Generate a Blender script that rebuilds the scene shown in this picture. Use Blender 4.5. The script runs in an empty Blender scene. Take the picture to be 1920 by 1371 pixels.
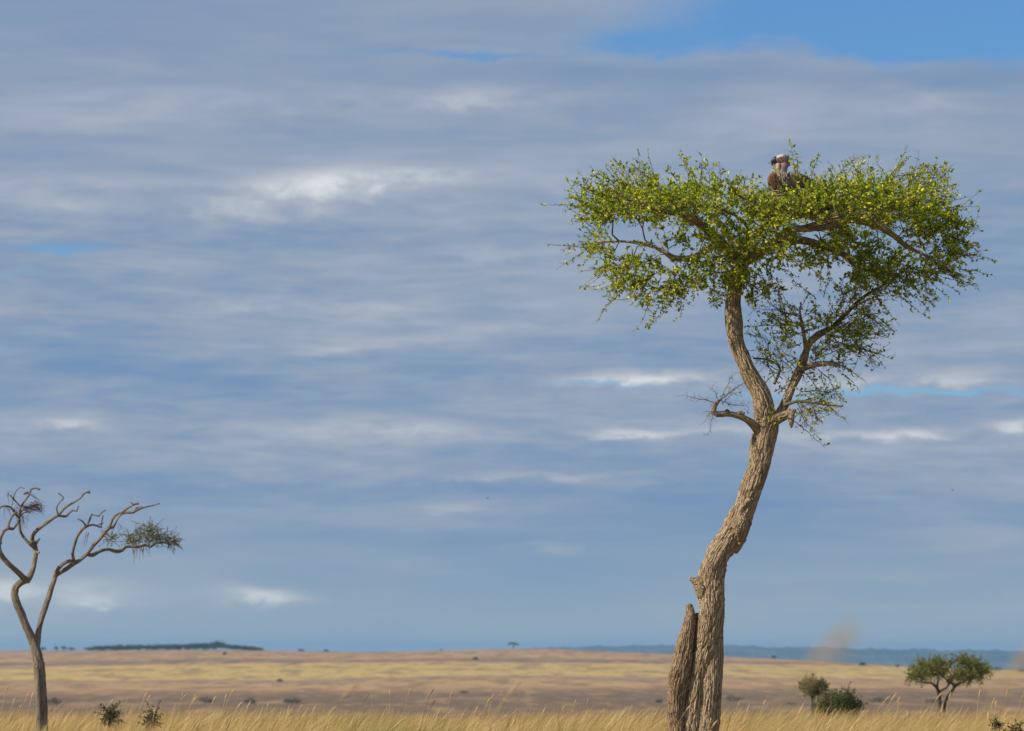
import bpy, math, random
import numpy as np
from mathutils import Vector, noise as mnoise
rng = np.random.default_rng(7); random.seed(7)
C = bpy.context.scene.collection
sc = bpy.context.scene
# ------------------------------------------------------------------ camera
FPX = 1920*200/36.0            # focal length in photo pixels
HOR = 1222.0                   # photo row of the true horizon
EYE = 1.9
pitch = math.atan((HOR-685.5)/FPX)
cam_d = bpy.data.cameras.new('camera'); cam = bpy.data.objects.new('camera', cam_d); C.objects.link(cam)
cam_d.lens = 200; cam_d.sensor_width = 36; cam_d.clip_start = 0.5; cam_d.clip_end = 60000
cam.location = (0, 0, EYE); cam.rotation_euler = (math.pi/2+pitch, 0, 0)
cam_d.dof.use_dof = True; cam_d.dof.focus_distance = 60.0; cam_d.dof.aperture_fstop = 6.3
sc.camera = cam
sc.view_settings.view_transform = 'Standard'; sc.view_settings.look = 'None'
sc.view_settings.gamma = 1; sc.view_settings.exposure = 0.0
# ------------------------------------------------------------------ world: Nishita sky with streaky cloud
SUN_EL, SUN_AZ = math.radians(34), math.radians(-117)      # azimuth measured from +Y towards +X
sun_dir = Vector((math.sin(SUN_AZ)*math.cos(SUN_EL), math.cos(SUN_AZ)*math.cos(SUN_EL), math.sin(SUN_EL)))
W = bpy.data.worlds.new('World'); sc.world = W; W.use_nodes = True
nt = W.node_tree; nt.nodes.clear()
class NT:
    def __init__(s, nt): s.nt = nt
    def n(s, t, **k):
        x = s.nt.nodes.new(t)
        for a, b in k.items(): setattr(x, a, b)
        return x
    def set(s, sock, v):
        if isinstance(v, bpy.types.NodeSocket): s.nt.links.new(v, sock)
        elif v is not None: sock.default_value = v
    def m(s, op, a, b=None, c=None, clamp=False):
        x = s.n('ShaderNodeMath', operation=op, use_clamp=clamp)
        for i, v in enumerate((a, b, c)):
            if v is not None: s.set(x.inputs[i], v)
        return x.outputs[0]
    def xyz(s, a, b, c):
        x = s.n('ShaderNodeCombineXYZ')
        for i, v in enumerate((a, b, c)): s.set(x.inputs[i], v)
        return x.outputs[0]
    def noise(s, vec, scale, detail=4, rough=0.5, dist=0.0, out=0):
        x = s.n('ShaderNodeTexNoise'); s.set(x.inputs['Vector'], vec)
        x.inputs['Scale'].default_value = scale; x.inputs['Detail'].default_value = detail
        x.inputs['Roughness'].default_value = rough; x.inputs['Distortion'].default_value = dist
        return x.outputs[out]
    def ss(s, v, lo, hi, a=0.0, b=1.0, smooth=True):
        x = s.n('ShaderNodeMapRange', interpolation_type='SMOOTHSTEP' if smooth else 'LINEAR')
        s.set(x.inputs[0], v)
        for i, q in enumerate((lo, hi, a, b)): s.set(x.inputs[i+1], q)
        return x.outputs[0]
    def mix(s, f, a, b, blend='MIX'):
        x = s.n('ShaderNodeMix', data_type='RGBA', blend_type=blend)
        s.set(x.inputs[0], f)
        for i, v in ((6, a), (7, b)):
            if isinstance(v, tuple) and len(v) == 3: v = v+(1.0,)
            s.set(x.inputs[i], v)
        return x.outputs[2]
    def ramp(s, f, stops, interp='LINEAR'):
        x = s.n('ShaderNodeValToRGB'); s.set(x.inputs[0], f); e = x.color_ramp.elements
        x.color_ramp.interpolation = interp
        while len(e) < len(stops): e.new(0.5)
        for el, (p, c) in zip(e, stops):
            el.position = p; el.color = tuple(c)+(1.0,)
        return x.outputs[0]
w = NT(nt)
tc = w.n('ShaderNodeTexCoord'); sep = w.n('ShaderNodeSeparateXYZ'); nt.links.new(tc.outputs['Generated'], sep.inputs[0])
az = w.m('ARCTAN2', sep.outputs[0], sep.outputs[1]); el = w.m('ARCSINE', sep.outputs[2])
U = w.m('MULTIPLY', az, FPX/1000.0); V = w.m('MULTIPLY', el, FPX/1000.0)   # sky angles, 1 unit = 5.37 degrees
wob = w.noise(w.xyz(w.m('MULTIPLY', U, 1.1), w.m('MULTIPLY', V, 1.6), 3.3), 1.0, 2, 0.5)
V2 = w.m('ADD', V, w.m('MULTIPLY', w.m('SUBTRACT', wob, 0.5), 0.06))
n_big = w.noise(w.xyz(w.m('MULTIPLY', U, 0.9), w.m('MULTIPLY', V2, 3.6), 1.7), 1.0, 3, 0.5)
n_mid = w.noise(w.xyz(w.m('MULTIPLY', U, 2.9), w.m('MULTIPLY', V2, 20.0), 7.7), 1.0, 3, 0.5, 0.3)
n_fin = w.noise(w.xyz(w.m('MULTIPLY', U, 8.0), w.m('MULTIPLY', V2, 48.0), 2.1), 1.0, 4, 0.55, 0.4)
n_puf = w.noise(w.xyz(w.m('MULTIPLY', U, 9.0), w.m('MULTIPLY', V, 20.0), 5.1), 1.0, 5, 0.6, 0.3)
def sky_xy(px, py): return (px-960)/1000.0, (HOR-py)/1000.0
def blob(px, py, rx, ry, amp, tilt=0.0, k=None):
    u, v = sky_xy(px, py)
    du = w.m('SUBTRACT', U, u); dv = w.m('SUBTRACT', V if k == 'flat' else Vb, v)
    if tilt: dv = w.m('MULTIPLY_ADD', du, tilt, dv)
    a = w.m('MULTIPLY', du, 1000.0/rx); b = w.m('MULTIPLY', dv, 1000.0/ry)
    q = w.m('MULTIPLY_ADD', a, a, w.m('MULTIPLY', b, b))
    return w.m('MULTIPLY', w.m('EXPONENT', w.m('MULTIPLY', q, -1.0)), amp)
Vb = w.m('ADD', V, w.m('MULTIPLY', w.m('SUBTRACT', n_puf, 0.5), 0.06))
def total(lst):
    t = None
    for b in lst:
        o = blob(*b); t = o if t is None else w.m('ADD', t, o)
    return t
# px, py, half width, half height, strength
white = total([(600,347,140,30,.42), (450,392,130,28,.28), (760,325,150,18,.26), (600,345,300,48,.12), (100,385,140,22,.16),
    (900,180,140,26,.34), (550,185,260,20,.14), (250,205,300,34,.12), (1740,190,60,22,.18), (1500,215,500,40,.08),
    (1190,708,120,13,.55,-.03), (1480,715,330,15,.30), (1800,712,160,16,.22), (1180,812,80,11,.42), (1360,806,120,9,.20), (1620,818,160,10,.35), (1715,812,50,14,.30),
    (1900,800,40,14,.50), (130,800,60,11,.48), (60,790,120,26,.15), (750,800,190,22,.26), (1000,892,240,9,.22), (560,905,260,8,.10), (850,950,100,16,.22),
    (1030,1024,90,11,.20), (505,1118,75,17,.9,.12), (450,1130,40,10,.4), (160,1108,90,20,.6), (190,1132,50,12,.6), (10,1103,60,22,.75), (40,1135,150,16,.22), (120,345,220,16,.12),
    (920,480,120,14,.16), (420,570,150,14,.14), (680,575,150,12,.10), (650,650,140,16,.12), (780,640,60,10,.10), (150,250,260,16,.08)])
blue = total([(1650,30,420,62,1.25), (1200,85,150,30,.55), (1800,90,220,36,.7), (900,102,120,10,.55,.02), (700,95,120,9,.35),(1000,140,140,9,.10), (110,468,130,8,.62), (40,515,90,8,.34), (1740,737,260,9,.66), (1120,720,120,8,.52,.05), (1400,737,220,7,.32),
    (1500,780,400,10,.0), (420,668,300,10,.2)])
deep = total([(560,450,220,30,.5), (330,690,420,22,.55), (1000,900,1500,30,.25), (300,930,420,40,.5), (1450,960,480,80,.5), (1050,1050,700,80,.4), (1350,130,500,20,.5), (1700,150,320,18,.4), (120,160,150,22,.3), (900,265,600,18,.3),(1250,650,420,30,.3),(700,850,900,20,.35)])
base = w.m('ADD', w.m('MULTIPLY', n_big, 0.44), w.m('MULTIPLY_ADD', n_mid, 0.36, w.m('MULTIPLY_ADD', w.m('SUBTRACT', n_fin, .5), w.m('MULTIPLY', w.ss(V, .12, .4), w.ss(V, 1.0, .7, .10, .30)), .13)))
base = w.m('SUBTRACT', base, w.m('MULTIPLY', deep, 0.13))
wmod = w.m('MULTIPLY', white, w.ss(n_puf, 0.28, 0.72, 0.35, 1.35))
dens = w.m('ADD', base, w.m('MULTIPLY', wmod, 0.72))
cloud = w.ramp(w.ss(dens, 0.335, 1.09, 0, 1, False), [(0.0, (.165,.285,.475)), (0.18, (.225,.325,.480)), (0.32, (.300,.372,.490)), (0.52, (.410,.462,.545)), (1.0, (.76,.77,.80))])
# air glow close to the horizon, and violet-grey of the thick cloud higher up
cloud = w.mix(w.ss(V, 0.30, 0.0, 0, .62), cloud, (.34,.445,.505))
cloud = w.mix(w.ss(V, 0.75, 1.25, 0, .30), cloud, (.26,.325,.475))
sky = w.n('ShaderNodeTexSky', sky_type='NISHITA'); sky.sun_disc = False
sky.sun_elevation = SUN_EL; sky.sun_rotation = SUN_AZ; sky.altitude = 1600; sky.air_density = 1.0; sky.dust_density = 0.2; sky.ozone_density = 4.0
bg_s = w.n('ShaderNodeBackground'); nt.links.new(w.mix(1.0, sky.outputs[0], (.62,.93,1.25), 'MULTIPLY'), bg_s.inputs[0]); bg_s.inputs[1].default_value = 0.074
bg_c = w.n('ShaderNodeBackground'); nt.links.new(cloud, bg_c.inputs[0]); bg_c.inputs[1].default_value = 1.0
gap = w.ss(w.m('ADD', blue, w.m('MULTIPLY', w.m('SUBTRACT', n_puf, 0.5), w.m('MULTIPLY', blue, 0.8))), 0.10, 0.80)
mixs = w.n('ShaderNodeMixShader'); nt.links.new(gap, mixs.inputs[0]); nt.links.new(bg_c.outputs[0], mixs.inputs[1]); nt.links.new(bg_s.outputs[0], mixs.inputs[2])
out = w.n('ShaderNodeOutputWorld'); nt.links.new(mixs.outputs[0], out.inputs[0])
# ------------------------------------------------------------------ sun
sl = bpy.data.lights.new('sun', 'SUN'); sl.energy = 5.0; sl.angle = math.radians(0.53); sl.color = (1.0, .90, .74)
so = bpy.data.objects.new('sun', sl); C.objects.link(so); so.location = (0, 0, 50)
so.rotation_euler = sun_dir.to_track_quat('Z', 'Y').to_euler()

# ------------------------------------------------------------------ helpers
cp, sp = math.cos(pitch), math.sin(pitch)
def P(px, py, Y):
    """the point of the vertical plane at distance Y that the photo shows at px, py"""
    x = (px-960)/FPX; y = (685.5-py)/FPX
    d = (x, cp - y*sp, sp + y*cp)
    t = Y/d[1]
    return np.array((d[0]*t, Y, EYE + d[2]*t))
def tag(o, label=None, cat=None, group=None, kind=None):
    if label: o['label'] = label
    if cat: o['category'] = cat
    if group: o['group'] = group
    if kind: o['kind'] = kind
    return o
def empty(name, loc, label, cat, group=None):
    o = bpy.data.objects.new(name, None); C.objects.link(o); o.location = loc; o.empty_display_size = .2
    return tag(o, label, cat, group)
def mesh(name, V, F, mat, parent=None, col=None, vec=None, smooth=True):
    V = np.asarray(V, dtype=np.float32); F = np.asarray(F, dtype=np.int32)
    if parent is not None: V = V - np.array(parent.matrix_world.translation if parent.parent else parent.location, dtype=np.float32)
    me = bpy.data.meshes.new(name); k = F.shape[1]
    me.vertices.add(len(V)); me.vertices.foreach_set('co', V.ravel())
    me.loops.add(F.size); me.loops.foreach_set('vertex_index', F.ravel())
    me.polygons.add(len(F)); me.polygons.foreach_set('loop_start', np.arange(0, F.size, k, dtype=np.int32))
    try: me.polygons.foreach_set('loop_total', np.full(len(F), k, dtype=np.int32))
    except Exception: pass
    me.polygons.foreach_set('use_smooth', np.full(len(F), smooth, dtype=bool))
    me.update(calc_edges=True); me.validate()
    if col is not None:
        a = me.attributes.new('tint', 'FLOAT_COLOR', 'POINT')
        a.data.foreach_set('color', np.concatenate([col, np.ones((len(col), 1))], 1).astype(np.float32).ravel())
    if vec is not None:
        a = me.attributes.new('bark', 'FLOAT_VECTOR', 'POINT'); a.data.foreach_set('vector', np.asarray(vec, np.float32).ravel())
    me.materials.append(mat)
    o = bpy.data.objects.new(name, me); C.objects.link(o)
    if parent is not None: o.parent = parent
    return o
def nrm(a): return a/np.maximum(np.linalg.norm(a, axis=-1, keepdims=True), 1e-9)
def frames(T):
    ref = np.where(np.abs(T[:, 2:3]) > 0.9, np.array([[1., 0, 0]]), np.array([[0, 0, 1.]]))
    N = nrm(np.cross(T, ref)); return N, np.cross(T, N)
def prisms(A, B, ra, rb, k=4):
    A = np.asarray(A, float).reshape(-1, 3); B = np.asarray(B, float).reshape(-1, 3); n = len(A)
    ra = np.broadcast_to(ra, (n,)); rb = np.broadcast_to(rb, (n,))
    T = nrm(B-A); N, M = frames(T); an = np.arange(k)*2*np.pi/k
    ring = N[:, None]*np.cos(an)[None, :, None] + M[:, None]*np.sin(an)[None, :, None]
    V = np.concatenate([A[:, None]+ring*ra[:, None, None], B[:, None]+ring*rb[:, None, None]], 1).reshape(-1, 3)
    i = np.arange(k); j = (i+1) % k
    f = np.stack([i, j, j+k, i+k], 1)
    F = (f[None]+(np.arange(n)*2*k)[:, None, None]).reshape(-1, 4)
    return V, F
def leaves(pos, d, nrmv, L, Wd, fold=0.25):
    """pointed oval leaves, two quads each, folded on the midrib"""
    pos = np.asarray(pos); d = nrm(d); s = nrm(np.cross(d, nrmv)); u = np.cross(s, d)
    L = L[:, None]; Wd = Wd[:, None]
    b = pos; t = pos+d*L - u*L*.08
    q = lambda f, sgn, wv: pos+d*L*f + s*sgn*Wd*wv + u*Wd*fold*wv*1.6
    V = np.stack([b, q(.30, -1, .46), q(.72, -1, .40), t, q(.72, 1, .40), q(.30, 1, .46)], 1).reshape(-1, 3)
    f = np.array([[0, 3, 2, 1], [0, 5, 4, 3]])
    F = (f[None]+(np.arange(len(pos))*6)[:, None, None]).reshape(-1, 4)
    return V, F
def join(parts):
    Vs, Fs, n = [], [], 0
    for V, F in parts:
        Vs.append(V); Fs.append(F+n); n += len(V)
    return np.concatenate(Vs), np.concatenate(Fs)
def spline(pts, step):
    """Catmull-Rom through rows of (x,y,z,r)"""
    p = np.asarray(pts, float); p = np.vstack([2*p[0]-p[1], p, 2*p[-1]-p[-2]]); o = []
    for i in range(1, len(p)-2):
        n = max(1, int(np.linalg.norm(p[i+1, :3]-p[i, :3])/step))
        for q in range(n):
            t = q/n
            o.append(.5*((2*p[i])+(-p[i-1]+p[i+1])*t+(2*p[i-1]-5*p[i]+4*p[i+1]-p[i+2])*t*t+(-p[i-1]+3*p[i]-3*p[i+1]+p[i+2])*t**3))
    o.append(p[-2]); o = np.array(o); o[:, 3] = np.maximum(o[:, 3], .0008); return o
def tube(path, k=16, bump=0.0, seed=0.0):
    """closed swept tube, parallel-transported ring"""
    X = path[:, :3]; R = path[:, 3]; n = len(X)
    T = nrm(np.gradient(X, axis=0)); N = np.zeros_like(X)
    v = np.cross(T[0], (0, 1, 0.13)); v /= np.linalg.norm(v)
    for i in range(n):
        v = v - T[i]*np.dot(v, T[i]); v /= np.linalg.norm(v); N[i] = v
    M = np.cross(T, N); an = np.arange(k)*2*np.pi/k
    rr = np.repeat(R[:, None], k, 1)
    if bump:
        for i in range(n):
            for j in range(k):
                c = X[i]+N[i]*math.cos(an[j])*R[i]+M[i]*math.sin(an[j])*R[i]
                rr[i, j] *= 1+bump*mnoise.noise(Vector((c[0]*7+seed, c[1]*7, c[2]*4)))*1.6
    V = (X[:, None]+(N[:, None]*np.cos(an)[None, :, None]+M[:, None]*np.sin(an)[None, :, None])*rr[:, :, None]).reshape(-1, 3)
    V = np.concatenate([V, X[:1]-T[:1]*R[0]*.4, X[-1:]+T[-1:]*R[-1]*.5])
    F = []
    for i in range(n-1):
        for j in range(k):
            a = i*k+j; b = i*k+(j+1) % k; F.append((a, b, b+k, a+k))
    c0, c1 = n*k, n*k+1
    for j in range(0, k, 2):
        F.append((c0, (j+2) % k, (j+1) % k, j)); q = (n-1)*k; F.append((c1, q+j, q+(j+1) % k, q+(j+2) % k))
    return V, np.array(F)

def mat(name):
    m = bpy.data.materials.new(name); m.use_nodes = True; m.node_tree.nodes.clear(); return m, NT(m.node_tree)
def finish(t, col, rough=.9, bump=None, dist=.01, strength=.8, spec=.2, trans=None, transf=.4):
    b = t.n('ShaderNodeBsdfPrincipled'); t.set(b.inputs['Base Color'], col if not isinstance(col, tuple) else col+(1.,))
    t.set(b.inputs['Roughness'], rough); b.inputs['Specular IOR Level'].default_value = spec
    if bump is not None:
        x = t.n('ShaderNodeBump'); t.set(x.inputs['Height'], bump); x.inputs['Distance'].default_value = dist; x.inputs['Strength'].default_value = strength
        t.nt.links.new(x.outputs[0], b.inputs['Normal'])
    sh = b.outputs[0]
    if trans is not None:
        tr = t.n('ShaderNodeBsdfTranslucent'); t.set(tr.inputs[0], trans); mx = t.n('ShaderNodeMixShader'); mx.inputs[0].default_value = transf
        t.nt.links.new(sh, mx.inputs[1]); t.nt.links.new(tr.outputs[0], mx.inputs[2]); sh = mx.outputs[0]
    o = t.n('ShaderNodeOutputMaterial'); t.nt.links.new(sh, o.inputs[0])
def attr(t, name, out='Color'): return t.n('ShaderNodeAttribute', attribute_name=name).outputs[out]

def bark_mat(name, pale, mid, dark, sc_=1.0, bd=.012):
    m, t = mat(name); v = attr(t, 'bark', 'Vector')
    mp = t.n('ShaderNodeMapping'); t.set(mp.inputs[0], v); mp.inputs['Scale'].default_value = (1, 1, .105)
    vm = mp.outputs[0]
    n1 = t.noise(vm, 30*sc_, 5, .6, .15); n2 = t.noise(v, 5, 3, .5); n3 = t.noise(vm, 90*sc_, 3, .6)
    vo = t.n('ShaderNodeTexVoronoi', feature='DISTANCE_TO_EDGE'); 
    wv = t.n('ShaderNodeVectorMath', operation='MULTIPLY_ADD'); t.set(wv.inputs[0], t.noise(v, 22, 3, .5, 0, 1)); wv.inputs[1].default_value = (.022, .022, .012); t.set(wv.inputs[2], vm)
    t.set(vo.inputs['Vector'], wv.outputs[0]); vo.inputs['Scale'].default_value = 34*sc_
    crack = t.ss(vo.outputs['Distance'], 0.0, .16)
    h = t.m('ADD', t.m('MULTIPLY', crack, .7), t.m('MULTIPLY', n1, .6))
    c = t.mix(t.ss(n1, .3, .7), mid, pale); c = t.mix(t.m('MULTIPLY', t.ss(crack, .55, 0.), .75), c, dark)
    c = t.mix(t.ss(n2, .52, .72, 0, .45), c, (mid[0]*.8, mid[1]*.86, mid[2]*.62)); c = t.mix(t.ss(n3, .45, .8, 0, .35), c, dark)
    finish(t, c, .95, h, bd, 1.0, .1); return m
M_bark = bark_mat('desert_date_bark', (.53,.405,.265), (.34,.255,.165), (.075,.053,.038), 1.75, .010)
M_stub = bark_mat('shaded_stub_bark', (.42,.30,.19), (.27,.19,.12), (.075,.05,.035), 1.75, .010)  # browner stub bark, with the stub's weaker light painted in as darker tones
M_bark2 = bark_mat('acacia_bark', (.33,.27,.21), (.22,.18,.14), (.075,.062,.05), 1.3, .008)
M_dark = bark_mat('dark_thicket_bark', (.16,.13,.10), (.10,.085,.065), (.04,.035,.03))  # dark brown bark for the shrubs and the small and far trees
def leaf_mat(name, k=1.0, tf=.38, tr_=None):
    m, t = mat(name); c = attr(t, 'tint'); c2 = t.mix(1.0, c, tr_ or (1.1*k, 1.35*k, .45*k), 'MULTIPLY')
    finish(t, c, .5, spec=.35, trans=c2, transf=tf); return m
M_leaf = leaf_mat('leaf', 1.0, .30); M_grass = leaf_mat('grass_blade', .95, .35, (1.15,1.05,.8))
m, t = mat('twig'); finish(t, attr(t, 'tint'), .85, spec=.15); M_twig = m

def remesh_tree(name, chains, mtl, parent, voxel, amp, freq=1.0, step=.05, k=20, bump=.12):
    """chains of (x,y,z,r): swept, fused by voxel remesh, then carved with bark ridges along the limb"""
    parts = []; S = []; along0 = 0
    for ci, ch in enumerate(chains):
        p = spline(ch, step); parts.append(tube(p, k, bump, ci*3.1))
        L = np.concatenate([[0], np.cumsum(np.linalg.norm(np.diff(p[:, :3], axis=0), axis=1))])
        S.append(np.concatenate([p, L[:, None]+ci*.37, nrm(np.gradient(p[:, :3], axis=0))], 1))
    V, F = join(parts); S = np.concatenate(S)
    o = mesh(name, V, F, mtl); md = o.modifiers.new('r', 'REMESH'); md.mode = 'VOXEL'; md.voxel_size = voxel; md.use_smooth_shade = True
    sm = o.modifiers.new('s', 'SMOOTH'); sm.iterations = 4; sm.factor = .5
    dg = bpy.context.evaluated_depsgraph_get(); me = bpy.data.meshes.new_from_object(o.evaluated_get(dg))
    old = o.data; o.modifiers.clear(); o.data = me; bpy.data.meshes.remove(old)
    n = len(me.vertices); co = np.empty(n*3, np.float32); me.vertices.foreach_get('co', co); co = co.reshape(-1, 3).astype(float)
    no = np.empty(n*3, np.float32); me.vertex_normals.foreach_get('vector', no); no = no.reshape(-1, 3)
    idx = np.empty(n, int)
    for a in range(0, n, 4000):
        d = np.linalg.norm(co[a:a+4000, None]-S[None, :, :3], axis=2)/np.maximum(S[None, :, 3], .01); idx[a:a+4000] = d.argmin(1)
    s = S[idx]; off = co-s[:, :3]; al = (off*s[:, 5:]).sum(1)
    T = s[:, 5:]; e1 = nrm(np.cross(T, np.array([[0, 1., 0]]))); e2 = np.cross(T, e1)
    bv = np.stack([(off*e1).sum(1), (off*e2).sum(1), s[:, 4]+al], 1)
    h = np.empty(n)
    for i in range(n):
        b = bv[i]; q = Vector((b[0]*26*freq, b[1]*26*freq, b[2]*2.0*freq))
        w1 = mnoise.noise(Vector((b[0]*9, b[1]*9, b[2]*9)))*.7
        r = 1-abs(mnoise.noise(q+Vector((w1, w1, 0))))*2.2
        h[i] = -max(0, r-.45)*1.3 + .35*mnoise.noise(q*2.3) + .8*mnoise.noise(Vector((b[0]*6, b[1]*6, b[2]*2.2)))
    am = amp*np.clip(s[:, 3]/.10, .12, 1.0)
    co = co + no*(h*am)[:, None]
    me.vertices.foreach_set('co', co.astype(np.float32).ravel())
    a = me.attributes.new('bark', 'FLOAT_VECTOR', 'POINT'); a.data.foreach_set('vector', bv.astype(np.float32).ravel())
    me.materials.clear(); me.materials.append(mtl); me.update()
    if parent:
        l = np.array(parent.location); me.vertices.foreach_set('co', (co-l).astype(np.float32).ravel()); o.parent = parent
    return o

def chain(pts, D, ppm):
    """(px, py, radius in photo px, depth offset in m) -> (x,y,z,r)"""
    return [tuple(P(x, y, D+dy))+(r/ppm,) for x, y, r, dy in pts]

# ------------------------------------------------------------------ terrain
TY = np.array([-400, 0, 96, 130, 200, 400, 800, 1500, 1900, 2200, 2600, 2950, 3400, 4000, 4600, 6000, 9000, 26000.])
def zt(Y, py): return EYE-(py-HOR)/FPX*Y
TZ = np.array([0, 0, 0, -.55, -2.2, -8, -15, zt(1500, 1331), zt(1900, 1301), zt(2200, 1286), zt(2600, 1266), zt(2950, 1251), zt(3400, 1235.5), zt(4000, 1220), -12, -70, -110, -130])
def ground_z(X, Y):
    X = np.asarray(X, float); Y = np.asarray(Y, float)
    z = np.interp(Y, TY, TZ)
    wgt = np.clip((Y-1500)/2500, 0, 1)
    sh = np.interp(X, [-400, -60, 15, 120, 210, 290, 360, 700], [1.5, -1.5, -1, 8, 19, 28, 36, 45])
    z = z - sh*wgt*Y/FPX
    z = z + wgt*np.clip((4300-Y)/300, 0, 1)*(.8*np.sin(X/61+Y/310)+.5*np.sin(X/33.+1.3))
    near = np.clip((110-Y)/30, 0, 1)*np.clip((Y+50)/50, 0, 1)
    return z + near*.05*(np.sin(X*.9+Y*.13)+np.sin(X*.37-Y*.21))
ys = np.unique(np.concatenate([np.linspace(-400, 0, 9), np.linspace(0, 130, 66), np.linspace(140, 1500, 40), np.linspace(1500, 4700, 260), np.geomspace(4800, 26000, 24)]))
s_ = np.sinh(np.linspace(-3.2, 3.2, 421))/np.sinh(3.2)
GX = s_[None]*(350+.75*np.abs(ys))[:, None]; GY = np.repeat(ys[:, None], 421, 1)
GV = np.stack([GX, GY, ground_z(GX, GY)], 2).reshape(-1, 3)
r_, c_ = np.meshgrid(np.arange(len(ys)-1), np.arange(420), indexing='ij'); a_ = (r_*421+c_).ravel()
GF = np.stack([a_, a_+1, a_+422, a_+421], 1)
m, t = mat('savanna_ground'); geo = t.n('ShaderNodeNewGeometry'); s3 = t.n('ShaderNodeSeparateXYZ'); t.set(s3.inputs[0], geo.outputs['Position']); X, Y = s3.outputs[0], s3.outputs[1]
v1 = t.xyz(t.m('MULTIPLY', X, 1/70.), t.m('MULTIPLY', Y, 1/420.), 0.); v2 = t.xyz(t.m('MULTIPLY', X, 1/16.), t.m('MULTIPLY', Y, 1/130.), 4.); v3 = t.xyz(t.m('MULTIPLY', X, 1/6.), t.m('MULTIPLY', Y, 1/75.), 9.)
a1, a2, a3 = t.noise(v1, 1, 4, .55), t.noise(v2, 1, 4, .6), t.noise(v3, 1, 4, .65)
Yd = t.m('ADD', Y, t.m('ADD', t.m('MULTIPLY', t.m('SUBTRACT', a1, .5), 420.), t.m('MULTIPLY', t.m('SUBTRACT', a2, .5), 240.)))
Yd = t.m('SUBTRACT', Yd, t.m('MULTIPLY', X, .75))
gold, tan, pink, drk, olive = (.58,.385,.13), (.46,.285,.13), (.42,.25,.125), (.19,.12,.07), (.50,.365,.12)
bands = t.ramp(t.ss(Yd, 1400, 4200, 0, 1, False), [(0.0, drk), (.165, (.18,.115,.07)), (.22, (.28,.17,.09)), (.27, tan), (.34, pink), (.385, (.30,.21,.13)), (.41, gold), (.52, olive), (.60, gold), (.64, tan), (.665, (.25,.165,.10)), (.71, (.26,.17,.105)), (.745, tan), (.85, pink), (1.0, (.36,.24,.18))])
bands = t.mix(t.ss(a2, .50, .60, 0, .55), bands, (.17,.11,.075)); bands = t.mix(t.ss(a2, .47, .36, 0, .5), bands, (.46,.30,.14))
bands = t.mix(t.ss(a3, .50, .62, 0, .38), bands, (.15,.11,.07)); bands = t.mix(t.ss(a3, .48, .36, 0, .32), bands, (.50,.34,.18))
bands = t.mix(t.ss(t.noise(v2, 1.7, 3, .5), .60, .68, 0, .5), bands, (.17,.21,.06))
nearc = t.mix(t.noise(geo.outputs['Position'], 1.5, 4, .6), (.16,.13,.05), (.33,.25,.11))
colr = t.mix(t.ss(Y, 110, 300), nearc, bands)
finish(t, colr, 1.0, a3, .05, .3, .05)
g = mesh('ground', GV, GF, m); tag(g, kind='structure', label='dry savanna plain with tan, golden and dark burnt bands')

# far wooded escarpment, blue with distance
RD = 18000.
rx = np.linspace(RD*-.04, RD*.30, 1800); pxs = rx/RD*FPX+960
top = np.interp(pxs, [0, 930, 1000, 1090, 1230, 1400, 1650, 1920, 2400, 5000], [1262, 1226, 1217.5, 1212.5, 1210.5, 1212, 1217, 1221, 1226, 1240])
hz = zt(RD, top)
rows = []
for q, (dy, f) in enumerate([(-1500, -1), (-800, .35), (-350, .7), (0, 1.), (500, .9), (1800, -1)]):
    b = np.array([mnoise.noise(Vector((x/220., q*1.7, 0)))*3+mnoise.noise(Vector((x/60., q*2.2, 4)))*4+max(0, mnoise.noise(Vector((x/22., q, 8))))*9 for x in rx])
    z = -125+(hz+125)*max(f, 0) + (b if f > 0 else 0); 
    rows.append(np.stack([rx, np.full_like(rx, RD+dy), z], 1))
RV = np.concatenate(rows); n = len(rx); a_ = (np.arange(5)[:, None]*n+np.arange(n-1)[None]).ravel(); RF = np.stack([a_, a_+1, a_+n+1, a_+n], 1)
m, t = mat('far_forest'); gp = t.n('ShaderNodeNewGeometry').outputs['Position']
finish(t, t.mix(t.ss(t.noise(gp, .006, 5, .6), .4, .65), (.035,.05,.03), (.11,.10,.07)), 1., spec=0.); 
tag(mesh('hills', RV, RF, m), kind='structure', label='long low blue wooded ridge on the horizon')

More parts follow.
